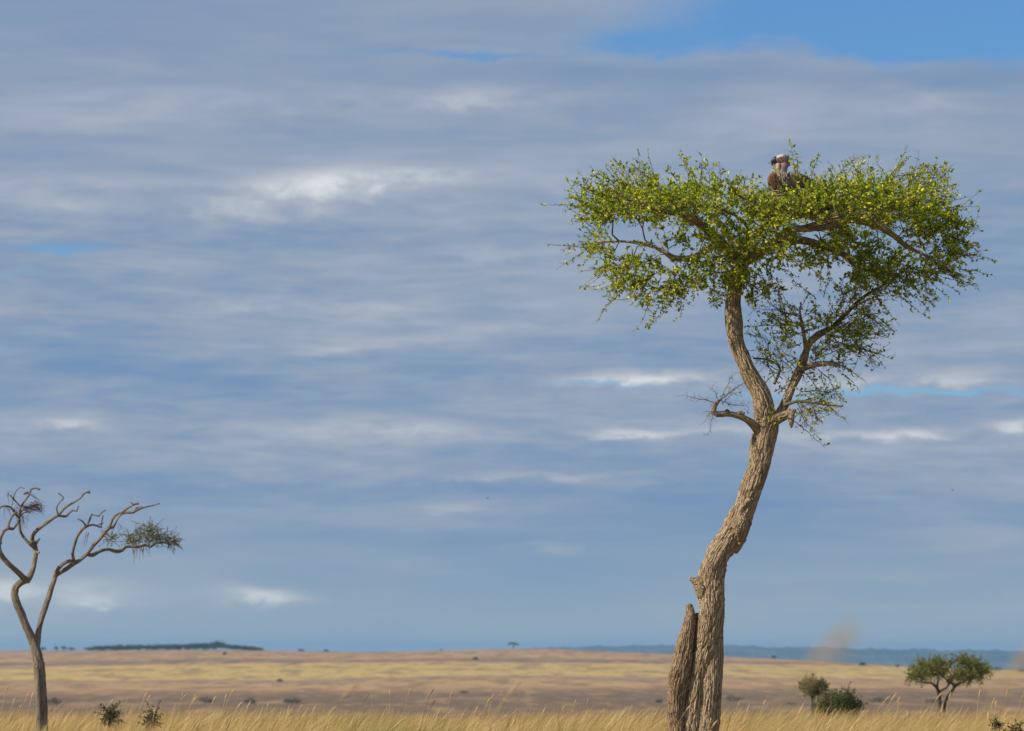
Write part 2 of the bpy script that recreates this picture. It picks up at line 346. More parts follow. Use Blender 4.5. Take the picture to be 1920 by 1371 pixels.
# ------------------------------------------------------------------ the main tree (desert date)
D0 = 60.0; PM = FPX/D0
base = P(1312, 1222+EYE*PM, D0); base[2] = 0
tree = empty('desert_date_tree', tuple(base), 'tall leaning leafy tree with a crooked trunk and flat thorny green crown holding a nest', 'tree')
gb = HOR+EYE*PM+14
tr = [
 [(1296,gb,42,0),(1297,1450,27,0),(1295,1400,21.5,0),(1297,1360,20.5,0),(1305,1300,19.5,0),(1314,1250,20.5,0),(1325,1200,23.5,0),(1333,1150,24,0),(1332,1105,25,0),(1335,1075,24,0),(1345,1045,23,0),(1366,1010,24,0),(1386,975,22.5,0),(1400,940,21,0),(1413,900,20.5,0),(1424,860,21,0),(1432,820,21.5,0),(1436,795,21,0),(1434,768,20,0),(1425,738,18.5,0),(1404,700,17,0),(1386,660,15.8,0),(1376,620,15,0),(1375.5,580,14.3,0),(1379,540,13.5,0),(1383,510,13,0),(1386,488,12,0)],
 [(1340,gb,34,.05),(1327,1430,20,0),(1325,1390,16.5,-.04),(1326,1340,16,-.04),(1331,1290,15.5,-.03),(1334,1240,15.5,-.01),(1338,1190,14,0),(1340,1140,14,0),(1345,1090,13,0),(1352,1050,12,0),(1372,1022,12,0)],
 [(1352,gb,20,.2),(1341,1400,8,.04),(1342,1350,8,.03),(1346,1300,7,.02),(1350,1240,7,.02),(1350,1190,6.5,.05),(1352,1140,6,.03),(1352,1090,7,.02),(1357,1060,7,0)],
 [(1250,gb,28,-.1),(1263,1440,18,-.05),(1268,1390,16,-.04),(1267,1340,16.5,-.05),(1269,1300,18.5,-.06),(1275,1262,19.5,-.06),(1283,1220,17,-.05),(1290,1180,12.5,-.04),(1295,1152,9.2,-.03),(1292,1134,6,-.03)],
 [(1293,1230,8,.03),(1299,1195,8.5,.02),(1304,1168,6,.02),(1307,1150,3.5,.02)],
 [(1327,1112,22,0),(1313,1097,16,-.02),(1303,1089,8.5,-.03),(1293,1084,2.6,-.04)],
 [(1383,1000,15,-.07),(1389,985,15,-.10),(1392,972,11,-.12)],                                   # burl
 [(1385,1005,8,-.10),(1384,995,6.5,-.155),(1380,984,3,-.165)],
 [(1385,968,4.5,-.10),(1394,950,4.2,-.12),(1404,939,3.8,-.13),(1413,936,2.5,-.14)],[(1387,962,4,-.11),(1397,946,3.4,-.12),(1410,924,3,-.12),(1413,921,1.6,-.12)],
 [(1376,984,4.5,-.10),(1380,976,5.0,-.13),(1386,978,4.5,-.14)],
 [(1383,1012,4.5,-.10),(1393,1006,4,-.11),(1398,1011,3.5,-.1),(1385,1020,5,-.08)],
 [(1370,1030,14,0),(1383,1010,14,0),(1392,990,13,0),(1400,968,12,0)],
 [(1278,gb,14,.08),(1281,1371,13,.08),(1286,1300,11,.08),(1292,1250,9,.08),(1299,1205,6,.06)],
 # right fork: short stout arm with broken knob, and the long second limb
 [(1430,806,14,0),(1446,792,12,-.04),(1462,783,10.5,-.07),(1476,777,9,-.10),(1484,772,8,-.12)],
 [(1482,776,8,-.12),(1487,768,6.5,-.13),(1483,784,7,-.13),(1484,796,4.5,-.13),(1483,802,2.5,-.13)],
 [(1456,785,10,0),(1468,765,9.0,.06),(1478,742,8.6,.1),(1489,716,8.6,.15),(1500,692,8.4,.2),(1509,668,7.4,.2),(1515,648,6.8,.22),(1526,634,6.5,.25),(1545,622,6.2,.3),(1560,614,5.2,.35)],
 [(1502,693,5.5,.2),(1520,686,5.4,.1),(1540,682,5.2,0),(1560,681,5.5,-.05),(1571,685,4.5,-.07)],
 [(1512,655,5,.2),(1508,630,4,.1),(1503,605,3.2,0),(1500,585,2.2,-.05),(1502,566,1.2,-.1)],
 # left fork: dark drooping stub arm
 [(1428,812,12,0),(1416,800,8.5,-.06),(1402,788,7.2,-.12),(1384,780,6.2,-.16),(1362,776,5.8,-.2),(1345,777,6.2,-.24),(1337,771,5.6,-.26),(1342,758,4,-.26),(1349,750,3,-.27)],
 [(1358,776,4,-.2),(1366,770,4.5,-.2)],[(1378,778,4,-.17),(1390,773,4,-.17),(1396,776,3,-.17)],
 [(1392,665,6,0),(1406,668,3,.0),(1402,657,2,0)],[(1404,700,7,0),(1415,690,3,.02)],
]
limbs = [
 [(1386,492,12,0),(1366,470,11,-.05),(1342,446,9.6,-.15),(1310,417,8.8,-.3),(1278,401,7.6,-.4),(1250,397,6,-.5),(1212,386,4.6,-.6),(1172,372,3.2,-.7)],
 [(1350,456,8,-.1),(1325,468,7.4,.0),(1308,481,7.4,.1),(1290,486,7,.15),(1262,483,6,.2),(1242,470,5,.25),(1209,458,3.6,.3),(1170,453,2.8,.3),(1124,454,2,.3)],
 [(1388,495,11,0),(1412,482,9.6,-.1),(1436,466,9,-.2),(1462,446,8.6,-.35),(1490,430,8,-.45),(1520,428,7,-.2),(1552,426,6,.1),(1580,416,4.6,.4),(1620,408,3.4,.6)],
 [(1436,466,9,.0),(1470,455,8.6,.2),(1500,450,8.4,.35),(1540,460,7.4,.5),(1580,476,6.4,.6),(1606,498,5.4,.6),(1650,511,4.6,.6),(1690,515,3,.6)],
 [(1530,430,6.5,-.1),(1570,420,6.6,.0),(1600,413,6.6,.0),(1645,424,6.2,.1),(1674,440,5.6,.15),(1700,462,4.8,.2),(1736,480,3,.2),(1775,508,2.2,.2)],
 [(1384,490,10,0),(1375,455,8,.4),(1350,420,6.4,.8),(1310,390,4.6,1.1),(1270,375,3,1.3)],
 [(1386,490,10,0),(1405,450,8,.5),(1450,415,6.5,.9),(1520,390,5.2,1.2),(1600,375,3.6,1.4),(1660,365,2.6,1.4)],
 [(1388,488,9,0),(1395,455,7,.1),(1403,430,5,.0),(1385,408,3.4,-.2),(1350,392,2.4,-.4)],
 [(1500,430,6,-.2),(1545,415,4.6,-.4),(1600,405,3.6,-.6),(1670,400,2.4,-.8)],
 [(1600,413,5.4,0),(1650,395,4.6,.3),(1710,385,3.4,.4),(1760,392,2,.4)],
]
def build_limbs(chs, names, D, ppm, mtl, parent, voxel, amp, freq, step=.05, k=16):
    """fuse each named set of chains into one part; unnamed short ones join the part whose axis they start on"""
    sp_ = [spline(chain(c, D, ppm), step) for c in chs]; own = [n if n else None for n in names]; parts = {}
    for i, n in enumerate(own):
        if n is None:
            p0 = sp_[i][0, :3]; best = min((np.linalg.norm(sp_[j][:, :3]-p0, axis=1).min(), j) for j in range(len(chs)) if names[j])[1]; own[i] = own[best]
    for i, n in enumerate(own): parts.setdefault(n, []).append(chain(chs[i], D, ppm))
    for n, cs in parts.items(): remesh_tree(n.split('#')[0], cs, M_stub if n == 'broken_stub' else mtl, parent, voxel if n == 'trunk' else voxel*.85, amp, freq, step, k)
tn = [None]*len(tr)
for i, c in enumerate(tr):
    if len(c) >= 5 or c[0][0] in (1428,): tn[i] = 'branch#%d' % i
for i, c in enumerate(tr):
    if i < 3 or c[0][1] == gb: tn[i] = 'trunk'
    if c[0][0] == 1250: tn[i] = 'broken_stub'
    if i > 3 and c[0][0] < 1400 and c[0][1] != gb and c[0][0] not in (1428,): tn[i] = 'trunk'
    if c[0][0] in (1358, 1378): tn[i] = None
    if c[0][0] == 1430: tn[i] = 'broken_arm'
build_limbs(tr, tn, D0, PM, M_bark, tree, .006, .020, 1.75, k=20)
build_limbs(limbs, ['branch#%d' % i for i in range(len(limbs))], D0, PM, M_bark, tree, .0095, .020, 1.4, .04, 12)

def col_var(n, a, b, c=None, pc=0.0):
    f = rng.random((n, 1)); o = np.array(a)*(1-f)+np.array(b)*f
    if c is not None:
        k = rng.random(n) < pc; o[k] = np.array(c)*(0.85+.3*rng.random((k.sum(), 1)))
    return o*(.8+.4*rng.random((n, 1)))

class Grower:
    """twigs attach one after another to the nearest branch and sprout leafy, thorny shoots"""
    def __init__(s, chains, D, ppm, step=.05):
        pos, rad, dr = [], [], []
        for c in chains:
            p = spline(chain(c, D, ppm), step); pos.append(p[:, :3]); rad.append(p[:, 3]); dr.append(nrm(np.gradient(p[:, :3], axis=0)))
        s.pos = list(np.concatenate(pos)); s.dir = list(np.concatenate(dr)); s.par = [-1]*len(s.pos); s.rad0 = list(np.concatenate(rad)); s.nb = len(s.pos); s.pl = [0.]*s.nb
        s.arr = np.array(s.pos); s.darr = np.array(s.dir); s.plarr = np.array(s.pl)
    def grow(s, targets, step=.09, wob=.03, droop=.0, minr=.0):
        tg = np.asarray(targets); b = s.arr[:s.nb]
        d0 = np.array([np.linalg.norm(b-q, axis=1).min() for q in tg]); s.tips = []
        for q in tg[np.argsort(d0)]:
            v = q-s.arr; d = np.linalg.norm(v, axis=1); cs = (v*s.darr).sum(1)/np.maximum(d, 1e-6)
            cost = d*(1.25-.35*cs)+.22*s.plarr
            i = int(cost.argmin()); L = d[i]
            if L < .02: continue
            n = max(1, int(L/step)); p0 = s.arr[i]; t0 = s.darr[i]; prev = i
            cl = p0+t0*L*.35+(q-p0)*.15
            new, nd, npl = [], [], []
            for k in range(1, n+1):
                f = k/n; w_ = (1-f)**2*p0+2*f*(1-f)*cl+f*f*q
                if k < n: w_ = w_+rng.normal(0, wob*min(1, L), 3)*.5
                pp = s.arr[prev] if k == 1 else new[-1]
                nd.append(nrm(w_-pp)); new.append(w_); npl.append(s.pl[i]+L*f)
                s.par.append(prev if k == 1 else len(s.par)-1)
            s.pl += npl; m0 = len(s.arr)
            s.arr = np.vstack([s.arr, new]); s.darr = np.vstack([s.darr, nd]); s.plarr = np.append(s.plarr, npl)
            s.tips.append(len(s.arr)-1)
    def radii(s, r0=.0021, e=.47, cap=.016):
        n = len(s.arr); cnt = np.zeros(n)
        kids = np.zeros(n); 
        for i in range(s.nb, n): kids[s.par[i]] += 1
        cnt[kids == 0] = 1
        for i in range(n-1, s.nb-1, -1): cnt[s.par[i]] += cnt[i]
        s.cnt = cnt; return np.minimum(r0*np.maximum(cnt, 1)**e, cap)
    def edges(s, r):
        i = np.arange(s.nb, len(s.arr)); p = np.array(s.par)[s.nb:]
        ra = np.where(p >= s.nb, r[p], r[i]*1.15)
        return s.arr[p], s.arr[i], ra, r[i]

def shoots(origins, dirs, lens, leafL, leafs_per_m, thorn=.6, droop=.25, up=0., r=.0016, spread=1.0, lw=.5, curl=.25, cols=None):
    """thin shoots with alternate leaf tufts and thorns; returns (twig V,F), (leaf V,F), leaf count"""
    A, B, RA, RB = [], [], [], []; lp, ld, ln, lL = [], [], [], []; TA, TB = [], []
    for o, d, L in zip(origins, dirs, lens):
        n = max(3, int(L/.035)); p = np.array(o, float); v = d/np.linalg.norm(d); st = L/n
        bend = rng.normal(0, curl, 3); bend[2] += up-droop
        for k in range(n):
            v = v+bend*st*1.2+rng.normal(0, .09, 3); v /= np.linalg.norm(v); q = p+v*st
            f = k/n; A.append(p); B.append(q); RA.append(r*(1.25-.8*f)); RB.append(r*(1.25-.8*(k+1)/n))
            m_ = rng.poisson(leafs_per_m*st)
            side = np.cross(v, rng.normal(0, 1, 3)); side /= np.linalg.norm(side)
            for _ in range(m_):
                e = rng.normal(0, 1, 3); e = side*.8+e*.55*spread+v*.55+np.array((0, 0, .18)); lp.append(p+(q-p)*rng.random()); ld.append(e)
                ln.append(rng.normal(0, .75, 3)+np.array((-.35, -.3, .7))); lL.append(leafL*(.55+.75*rng.random()))
            if rng.random() < thorn:
                s_ = np.cross(v, rng.normal(0, 1, 3)); s_ = s_/np.linalg.norm(s_)+v*.35; TA.append(q); TB.append(q+s_*(.018+.03*rng.random()))
            p = q
    tw = [prisms(A, B, np.array(RA), np.array(RB), 4)]
    if TA: tw.append(prisms(TA, TB, .0012, .0002, 3+1))
    lL = np.array(lL)
    lv = leaves(np.array(lp), np.array(ld), np.array(ln), lL, lL*lw*(.8+.5*rng.random(len(lL))))
    return join(tw), lv, len(lp)

def in_blobs(blobs, n, D, k=1.0, dyp=0):
    """n points spread through ellipsoids given as (px,py,rx,ry, depth centre, depth half, weight)"""
    wt = np.array([b[6]*b[2]*b[3] for b in blobs], float); wt /= wt.sum(); o = []
    for i in rng.choice(len(blobs), n, p=wt):
        b = blobs[i]
        while True:
            q = rng.uniform(-1, 1, 3)
            if (q*q).sum() < 1: break
        o.append(P(b[0]+q[0]*b[2]*k, b[1]+dyp+q[1]*b[3]*k, D+b[4]+q[2]*b[5]))
    return np.array(o)

crown = [(1215,372,105,42,-.5,.9,1.1),(1215,372,95,40,.7,.8,.7),(1135,388,55,46,-.3,.6,1.),(1320,375,95,48,.9,.8,.8),(1320,370,95,48,-.8,.8,.9),
 (1120,455,55,28,.3,.5,.7),(1185,500,58,40,.2,.6,.7),(1275,512,75,42,0,.6,.5),(1330,500,50,40,-.2,.5,.5),(1255,440,70,25,.4,.6,.35),
 (1370,455,70,60,-.45,.5,1.1),(1375,500,50,35,-.35,.35,.8),(1440,440,70,50,-.5,.7,1.2),(1470,385,75,30,-.7,.7,1.25),(1460,385,80,30,.8,.7,.7),
 (1560,370,90,45,-.7,.7,1.2),(1560,375,90,45,.9,.7,.8),(1655,375,95,55,-.5,.8,1.2),(1655,375,95,55,.7,.8,.8),(1735,400,60,60,.2,.7,1.1),(1775,440,40,45,.2,.5,.9),
 (1595,442,95,36,.3,.8,1.1),(1530,468,55,22,.4,.5,.8),(1630,500,65,42,.5,.6,1.2),(1700,488,75,42,.4,.6,.8),(1440,490,30,20,.1,.4,.2),(1240,535,70,28,.0,.4,.35),(1170,520,40,25,.1,.4,.3),(1660,545,70,22,.4,.4,.35),(1420,530,40,30,-.1,.3,.35),(1780,495,30,30,.2,.3,.5)]
second = [(1495,598,55,36,-.05,.4,.8),(1600,562,60,28,.2,.4,.7),(1600,610,60,45,.25,.4,1.1),(1560,650,70,40,.2,.4,.8),(1470,650,55,45,0,.35,.55),(1530,720,45,35,.05,.3,.45),(1530,755,45,22,-.05,.25,.7),(1620,655,35,25,.2,.3,.5),(1480,690,35,30,.1,.3,.4)]
G = Grower(limbs+[tr[0][-2:]], D0, PM)
G.grow(in_blobs(crown, 1250, D0, .86, 8))
R = G.radii(.0027)
A, B, ra, rb = G.edges(R)
twig_parts = [prisms(A, B, ra, rb, 5)]
# shoots on the tips and along the thin branches
ctr = np.array(P(1440, 455, D0))
def sprout(G, n_side, L, ctrp, outw=.55, upw=.35):
    og, dr, ln = [], [], []
    thin = [i for i in range(G.nb, len(G.arr)) if G.cnt[i] <= 6]
    pick = list(G.tips)*2+list(rng.choice(thin, n_side))
    for i in pick:
        p = G.arr[i]; o_ = p-ctrp; o_[2] *= .6; o_ = o_/max(np.linalg.norm(o_), .01)
        d = G.darr[i]*.6+o_*outw+rng.normal(0, .55, 3); d[2] += upw*rng.random()
        og.append(p); dr.append(d); ln.append(L*(.5+rng.random()))
    return og, dr, ln
og, dr, ln = sprout(G, 1350, .15, ctr)
tw1, lv1, _ = shoots(og, dr, ln, .039, 66, thorn=.6, r=.0021)
# long whippy shoots that break the outline: root px, tip px, depth, length bow
whips = [(1150,372,1075,345,-.3),(1140,400,1078,372,0),(1110,425,1072,410,.2),(1130,455,1052,500,.3),(1130,457,1050,470,.1),(1110,440,1088,415,0),(1170,345,1120,325,-.4),(1190,355,1165,310,-.3),(1205,350,1199,293,-.5),(1240,350,1165,309,.2),
 (1290,345,1278,297,.3),(1310,350,1316,292,-.5),(1330,345,1326,305,.4),(1340,345,1421,333,-.4),(1350,340,1350,312,.3),(1380,345,1384,330,.3),(1130,370,1095,350,.3),(1155,350,1112,326,.1),(1225,350,1215,318,.2),(1270,340,1255,318,-.3),(1400,350,1437,362,.2),(1655,345,1690,308,.2),(1700,350,1728,318,.3),(1575,345,1580,312,.1),(1720,340,1765,352,-.2),(1300,340,1285,296,-.2),
 (1495,365,1485,277,-.75),(1500,350,1494,300,-.8),(1515,345,1535,296,.2),(1540,345,1560,310,-.3),(1560,345,1602,300,-.4),(1590,345,1620,297,.2),(1610,340,1612,310,.5),(1632,345,1633,315,-.4),(1670,350,1640,300,-.3),(1680,340,1752,310,.1),(1690,325,1770,332,.1),(1738,375,1772,330,.3),(1745,380,1792,396,.2),
 (1760,400,1830,428,.1),(1770,415,1835,430,.2),(1780,440,1820,476,.1),(1760,460,1800,455,.2),(1740,482,1818,533,.3),(1720,500,1748,560,.2),(1690,520,1710,580,.1),(1770,508,1800,500,.2),(1700,450,1790,480,0),(1730,430,1810,455,.1),
 (1180,510,1140,552,.1),(1190,515,1145,545,.3),(1215,520,1205,570,.2),(1262,500,1272,578,0),(1275,520,1277,600,0),(1240,520,1225,555,.1),(1290,530,1250,560,-.1),(1330,520,1350,560,0),(1370,510,1350,555,-.3),(1395,505,1405,568,-.25),(1400,500,1450,545,-.2),(1330,540,1340,568,.2),(1420,490,1470,545,0),(1445,500,1455,560,.1),
 (1380,510,1412,540,-.3),(1385,500,1370,545,-.3),(1470,480,1535,515,.1),(1540,500,1535,550,.2),(1600,520,1575,560,.3),(1640,540,1690,560,.3),(1540,350,1520,318,-.3),(1462,350,1451,314,-.55),(1440,385,1418,352,-.6),(1415,385,1400,352,-.4)]
def whip_set(ws, D, lpm, leafL=.040):
    A, B, RA, RB = [], [], [], []; og, dr, ln = [], [], []
    for x0, y0, x1, y1, dy in ws:
        a = P(x0, y0, D+dy); b = P(x1, y1, D+dy+rng.normal(0, .15)); L = np.linalg.norm(b-a); n = max(4, int(L/.04))
        c = (a+b)/2+np.array((0, 0, .12*L*rng.uniform(-.3, 1)))+rng.normal(0, .05*L, 3)
        prev = a
        for k in range(1, n+1):
            f = k/n; q = (1-f)**2*a+2*f*(1-f)*c+f*f*b+rng.normal(0, .004, 3); A.append(prev); B.append(q); r_a = .0052*(1-.7*f); RA.append(r_a*1.05); RB.append(r_a)
            v = q-prev
            for _ in range(2):
                if rng.random() < .8: og.append(q); dr.append(np.cross(v, rng.normal(0, 1, 3))*1.5/np.linalg.norm(v)+v/np.linalg.norm(v)); ln.append(.035+.05*rng.random())
            prev = q
    tw, lv, _ = shoots(og, dr, ln, leafL, lpm, thorn=.5)
    return join([prisms(A, B, np.array(RA), np.array(RB), 4), tw]), lv
tw2, lv2 = whip_set(whips+[(x0+rng.normal(0,10),y0+rng.normal(0,8),x1+rng.normal(0,20),y1+rng.normal(0,12),dy) for x0,y0,x1,y1,dy in whips if x1 > 1690 or (y1 > 500 and x1 < 1420)], D0, 34)
tipp = G.arr[np.array(G.tips)]; tv_ = tipp-ctr; rad_ = np.abs(tv_[:, 0])/2.05+np.abs(tv_[:, 2]-.1)*1.1
outer = np.array(G.tips)[np.argsort(-(rad_+.35*rng.random(len(rad_))))[:190]]; og, dr, ln = [], [], []
for i in outer:
    o_ = G.arr[i]-ctr; o_ = o_/np.linalg.norm(o_); d = o_*.9+G.darr[i]*.5+rng.normal(0, .3, 3)
    if G.arr[i][2] > ctr[2]+.1: d[2] += .5
    og.append(G.arr[i]); dr.append(d); ln.append(.24+.26*rng.random())
tw7, lv7, _ = shoots(og, dr, ln, .036, 36, thorn=.95, r=.0028, droop=.1)
og, dr, ln = [], [], []                                     # leafy sprays in front of the nest
for _ in range(150):
    og.append(P(rng.uniform(1400, 1565), rng.uniform(366, 412), D0-.62-.25*rng.random())); dr.append(rng.normal(0, .5, 3)+np.array((0, -.3, .9))); ln.append(.10+.10*rng.random())
tw8, lv8, _ = shoots(og, dr, ln, .038, 58, thorn=.5)
# second, sparser crown on the side limb
sec_ch = [tr[16], tr[17], tr[18], [(1560,614,5,.35),(1585,590,4,.4),(1615,560,3.4,.45),(1660,532,2.8,.5),(1690,514,2.,.5)], [(1470,760,3.5,0),(1500,752,3,-.1),(1540,758,2,-.15),(1580,762,1.5,-.15)], [(1452,720,3,.05),(1462,690,2.4,.1),(1440,675,2,.1),(1412,672,2,.1)]]
G2 = Grower(sec_ch, D0, PM); G2.grow(in_blobs(second, 225, D0, .95), step=.07); R2 = G2.radii(.0024)
A, B, ra, rb = G2.edges(R2); e2 = prisms(A, B, ra, rb, 5)
extra = [prisms(*(lambda p: (p[:-1, :3], p[1:, :3], p[:-1, 3], p[1:, 3]))(spline(chain(c, D0, PM), .03)), 6) for c in sec_ch[3:]]
og, dr, ln = sprout(G2, 230, .15, np.array(P(1520, 660, D0)), .5, .25)
tw3, lv3, _ = shoots(og, dr, ln, .038, 27, thorn=.97, r=.0025)
whips2 = [(1505,610,1400,612,.1),(1480,600,1440,570,.1),(1470,590,1460,540,.1),(1530,560,1490,535,.1),(1560,640,1655,665,.2),(1600,620,1675,600,.3),(1600,640,1640,690,.3),(1570,684,1620,715,.1),(1540,700,1555,760,.1),(1500,755,1585,790,-.1),(1495,765,1532,812,-.1),(1490,770,1525,800,-.1),(1510,760,1580,745,0),(1500,735,1560,730,.1),
 (1440,800,1450,770,-.1),(1490,690,1440,640,.15),(1470,700,1420,680,.2),(1460,720,1425,660,.1),(1440,690,1425,625,.1),(1430,725,1462,690,.05),(1452,735,1480,715,.1),(1580,600,1670,560,.3),(1600,580,1660,620,.3),(1520,680,1600,650,.1),(1500,690,1540,740,.1)]
tw4, lv4 = whip_set(whips2+[(x0+rng.normal(0,9),y0+rng.normal(0,9),x1+rng.normal(0,22),y1+rng.normal(0,18),dy) for x0,y0,x1,y1,dy in whips2], D0, 15, .032)
whips3 = [(1345,755,1282,741,-.3),(1348,752,1430,690,-.25),(1345,752,1385,722,-.3),(1350,750,1396,760,-.25),(1343,757,1322,790,-.3),(1340,765,1328,815,-.3),(1350,745,1375,700,-.2),(1345,748,1335,725,-.3),(1355,757,1385,735,-.2),(1402,776,1402,768,-.15)]
tw5, lv5 = whip_set(whips3, D0, 9, .022)
# a few green sprigs from the bare trunk
sprigs = [(1375,535,1385,545,-.3),(1395,555,1420,560,-.2),(1372,520,1356,560,-.25)]
tw6, lv6 = whip_set(sprigs, D0, 26, .036)
TV, TF = join([twig_parts[0], tw1, tw2, e2]+extra+[tw3, tw4, tw5, tw6, tw7, tw8])
tcol = np.array((.16,.115,.07))*(.7+.5*rng.random((len(TV)//4+2, 1))); tcol = np.repeat(tcol, 4, 0)[:len(TV)]
gm = rng.random(len(tcol)//8+1) < .35; gm = np.repeat(gm, 8)[:len(tcol)]; tcol[gm] = tcol[gm]*np.array((.9, 1.12, .62))
mesh('twigs', TV, TF, M_twig, tree, col=tcol)
def foliage(name, sets, parent, a, b, c=None, pc=.1, split=None):
    LV, LF = join(sets); n = len(LV)//6; cc = col_var(n, a, b, c, pc); return mesh(name, LV, LF, M_leaf, parent, col=np.repeat(cc, 6, 0), smooth=False)
foliage('foliage', [lv1, lv2, lv3, lv4, lv5, lv6, lv7, lv8], tree, (.075,.165,.010), (.50,.53,.025), (.74,.62,.04), .13)

# ------------------------------------------------------------------ nest of sticks in the crown
nc = P(1478, 392, D0-.15)
A, B, r_s = [], [], []
for i in range(620):
    a = rng.uniform(0, 2*np.pi); lay = rng.random(); rr = .16+.34*rng.random()*(.5+.5*lay)
    c = nc+np.array((math.cos(a)*rr*1.15, math.sin(a)*rr, (lay-.5)*.20+.10*(rr/.5)**2))
    d = np.array((-math.sin(a), math.cos(a), 0))+rng.normal(0, .45, 3)*np.array((1, 1, .35)); d = nrm(d); L = .10+.22*rng.random()
    md_ = c+rng.normal(0, .012, 3); A += [c-d*L/2, md_]; B += [md_, c+d*L/2+rng.normal(0, .02, 3)]; r_s += [.0035+.004*rng.random()]*2
NV, NF = prisms(A, B, np.array(r_s), np.array(r_s)*.8, 5)
nco = np.repeat(np.array((.33,.25,.20))*(.45+.85*rng.random((len(NV)//20, 1))), 20, 0)
tag(mesh('nest', NV, NF, M_twig, None, col=nco), 'flat nest of dry sticks in the tall leafy crown under the big bird', 'nest')

# ------------------------------------------------------------------ the big bird on the nest
def vmat(name, rough=.8, spec=.25, nscale=60, amt=.35, stretch=(1, 1, .35)):
    m, t = mat(name); g = t.n('ShaderNodeTexCoord').outputs['Object']; mp = t.n('ShaderNodeMapping'); t.set(mp.inputs[0], g); mp.inputs['Scale'].default_value = stretch
    nz = t.noise(mp.outputs[0], nscale, 4, .6)
    c = t.mix(t.ss(nz, .35, .7, 0, amt), attr(t, 'tint'), (.04,.03,.025)); finish(t, c, rough, nz, .01, .7, spec); return m
M_feather = vmat('feather'); M_skin = vmat('skin', .55, .4, 90, .15); M_horn = vmat('horn', .3, .5, 40, .1)
bird = empty('vulture', tuple(P(1490, 378, D0-.2)), 'large dark brown vulture with a bald pinkish head sitting on its nest in the treetop', 'bird')
DB = D0-.2
def vtube(pts, k, colf, name, mt, parent, step=.008, flat=1.0):
    p = spline(chain(pts, DB, PM), step); V, F = tube(p, k)
    if flat != 1.0: c = V.mean(0); V[:, 1] = c[1]+(V[:, 1]-c[1])*flat
    return mesh(name, V, F, mt, parent, col=np.array([colf(q) for q in V]))
def pix(q):
    """photo column and row of a world point"""
    v = q-np.array((0, 0, EYE)); d = v[1]*cp+v[2]*sp; return 960+FPX*v[0]/d, 685.5-FPX*(-v[1]*sp+v[2]*cp)/d
def body_col(q):
    x, y = pix(q); n = mnoise.noise(Vector(q*40))*.5+.5
    if y < 311 and x < 1486:                                # bald head and cheek
        if y < 297.0 - (x-1455)*.36 and x > 1452: c = np.array((.62,.44,.38))
        elif y > 305: c = np.array((.34,.25,.25))
        else: c = np.array((.16,.12,.15))*(1 if x > 1460 else 1.1)
        if x > 1474 and y < 300: c = np.array((.20,.17,.17))
        return c*(.85+.3*n)
    if y < 328: return (np.array((.40,.24,.16)) if x < 1465 else np.array((.24,.22,.19)))*(.8+.4*n)
    if x < 1464: return np.array((.55,.47,.40))*(.75+.4*n)
    if x < 1480: return np.array((.33,.22,.16))*(.7+.5*n)
    return np.array((.055,.045,.038))*(.7+.6*n)
vtube([(1562,392,3,.3),(1545,384,10,.25),(1522,368,21,.15),(1500,354,27,.05),(1480,346,26,0),(1468,340,19,-.02),(1465,332,12.5,-.03),(1466,323,9.5,-.03),(1468,315,9,-.02),(1471,308,8.2,-.02),(1471,302,9.4,-.02),(1467,298.6,10.0,-.02),(1462,298.6,8.8,-.02),(1457,299.8,6.8,-.02),(1452,301,5.2,-.02)], 28, body_col, 'body', M_feather, bird)
hb = vtube([(1458,299.5,6.4,-.03),(1454,299.5,6.2,-.03),(1450.8,300.8,5.2,-.03),(1448.8,303.4,4.0,-.03),(1448.2,307.0,2.4,-.03),(1448.6,310.4,.7,-.03)], 16, lambda q: np.array((.035,.04,.055)), 'bill', M_horn, bird, .003, .7)
vtube([(1457,305,3.0,-.02),(1453,305.2,2.4,-.02),(1450.6,305,1.3,-.02)], 12, lambda q: np.array((.10,.10,.11)), 'lower_bill', M_horn, bird, .003, .8)
ex = P(1464, 296.2, DB-.027-9.2/PM); vv = []
V, F = tube(np.array([[ex[0], ex[1]+.004-.0003*i, ex[2], .0085*math.sqrt(max(.03, 1-((i-12)/12)**2))] for i in range(0, 25)]), 10)
mesh('eye', V, F, M_horn, bird, col=np.full((len(V), 3), .012))
# folded skin ruff behind the neck and the hanging throat lappet
for pts in ([(1473,295,2,.0),(1477,293,2.4,.0),(1478.5,296,1.8,0)], [(1476,301,2.2,-.01),(1479,299,3.2,-.01),(1480,303,2.8,-.01),(1478,307,3,0),(1479.5,310,2.4,0),(1476,311,2,0)], [(1474,303,2.6,-.03),(1476,308,2.8,-.03),(1473,314,2,-.03)]):
    vtube(pts, 10, lambda q: np.array((.38,.24,.17))*(.6+.8*abs(mnoise.noise(Vector(q*90)))), 'ruff', M_skin, bird, .004)
vtube([(1460,307,4,-.05),(1459,314,4.4,-.06),(1461,321,3.6,-.06),(1463,328,2,-.05)], 12, lambda q: np.array((.50,.30,.19)), 'throat_skin', M_skin, bird, .005)
def wing(pts, cf, nm='wing'): return vtube(pts, 18, cf, nm, M_feather, bird, .01)
wing([(1453,327,5,-.12),(1448,333,8,-.16),(1447,341,8,-.2),(1449,350,7,-.2),(1453,360,6,-.2),(1459,372,3,-.18)], lambda q: np.array((.24,.125,.06))*(.5+1.0*abs(mnoise.noise(Vector(q*70)))+.25))
wing([(1482,333,4,.10),(1491,338,8.5,.16),(1503,348,9.5,.22),(1518,357,11,.28),(1536,368,9,.34),(1556,386,4,.4)], lambda q: np.array((.05,.042,.038))*(.7+.8*abs(mnoise.noise(Vector(q*50)))))
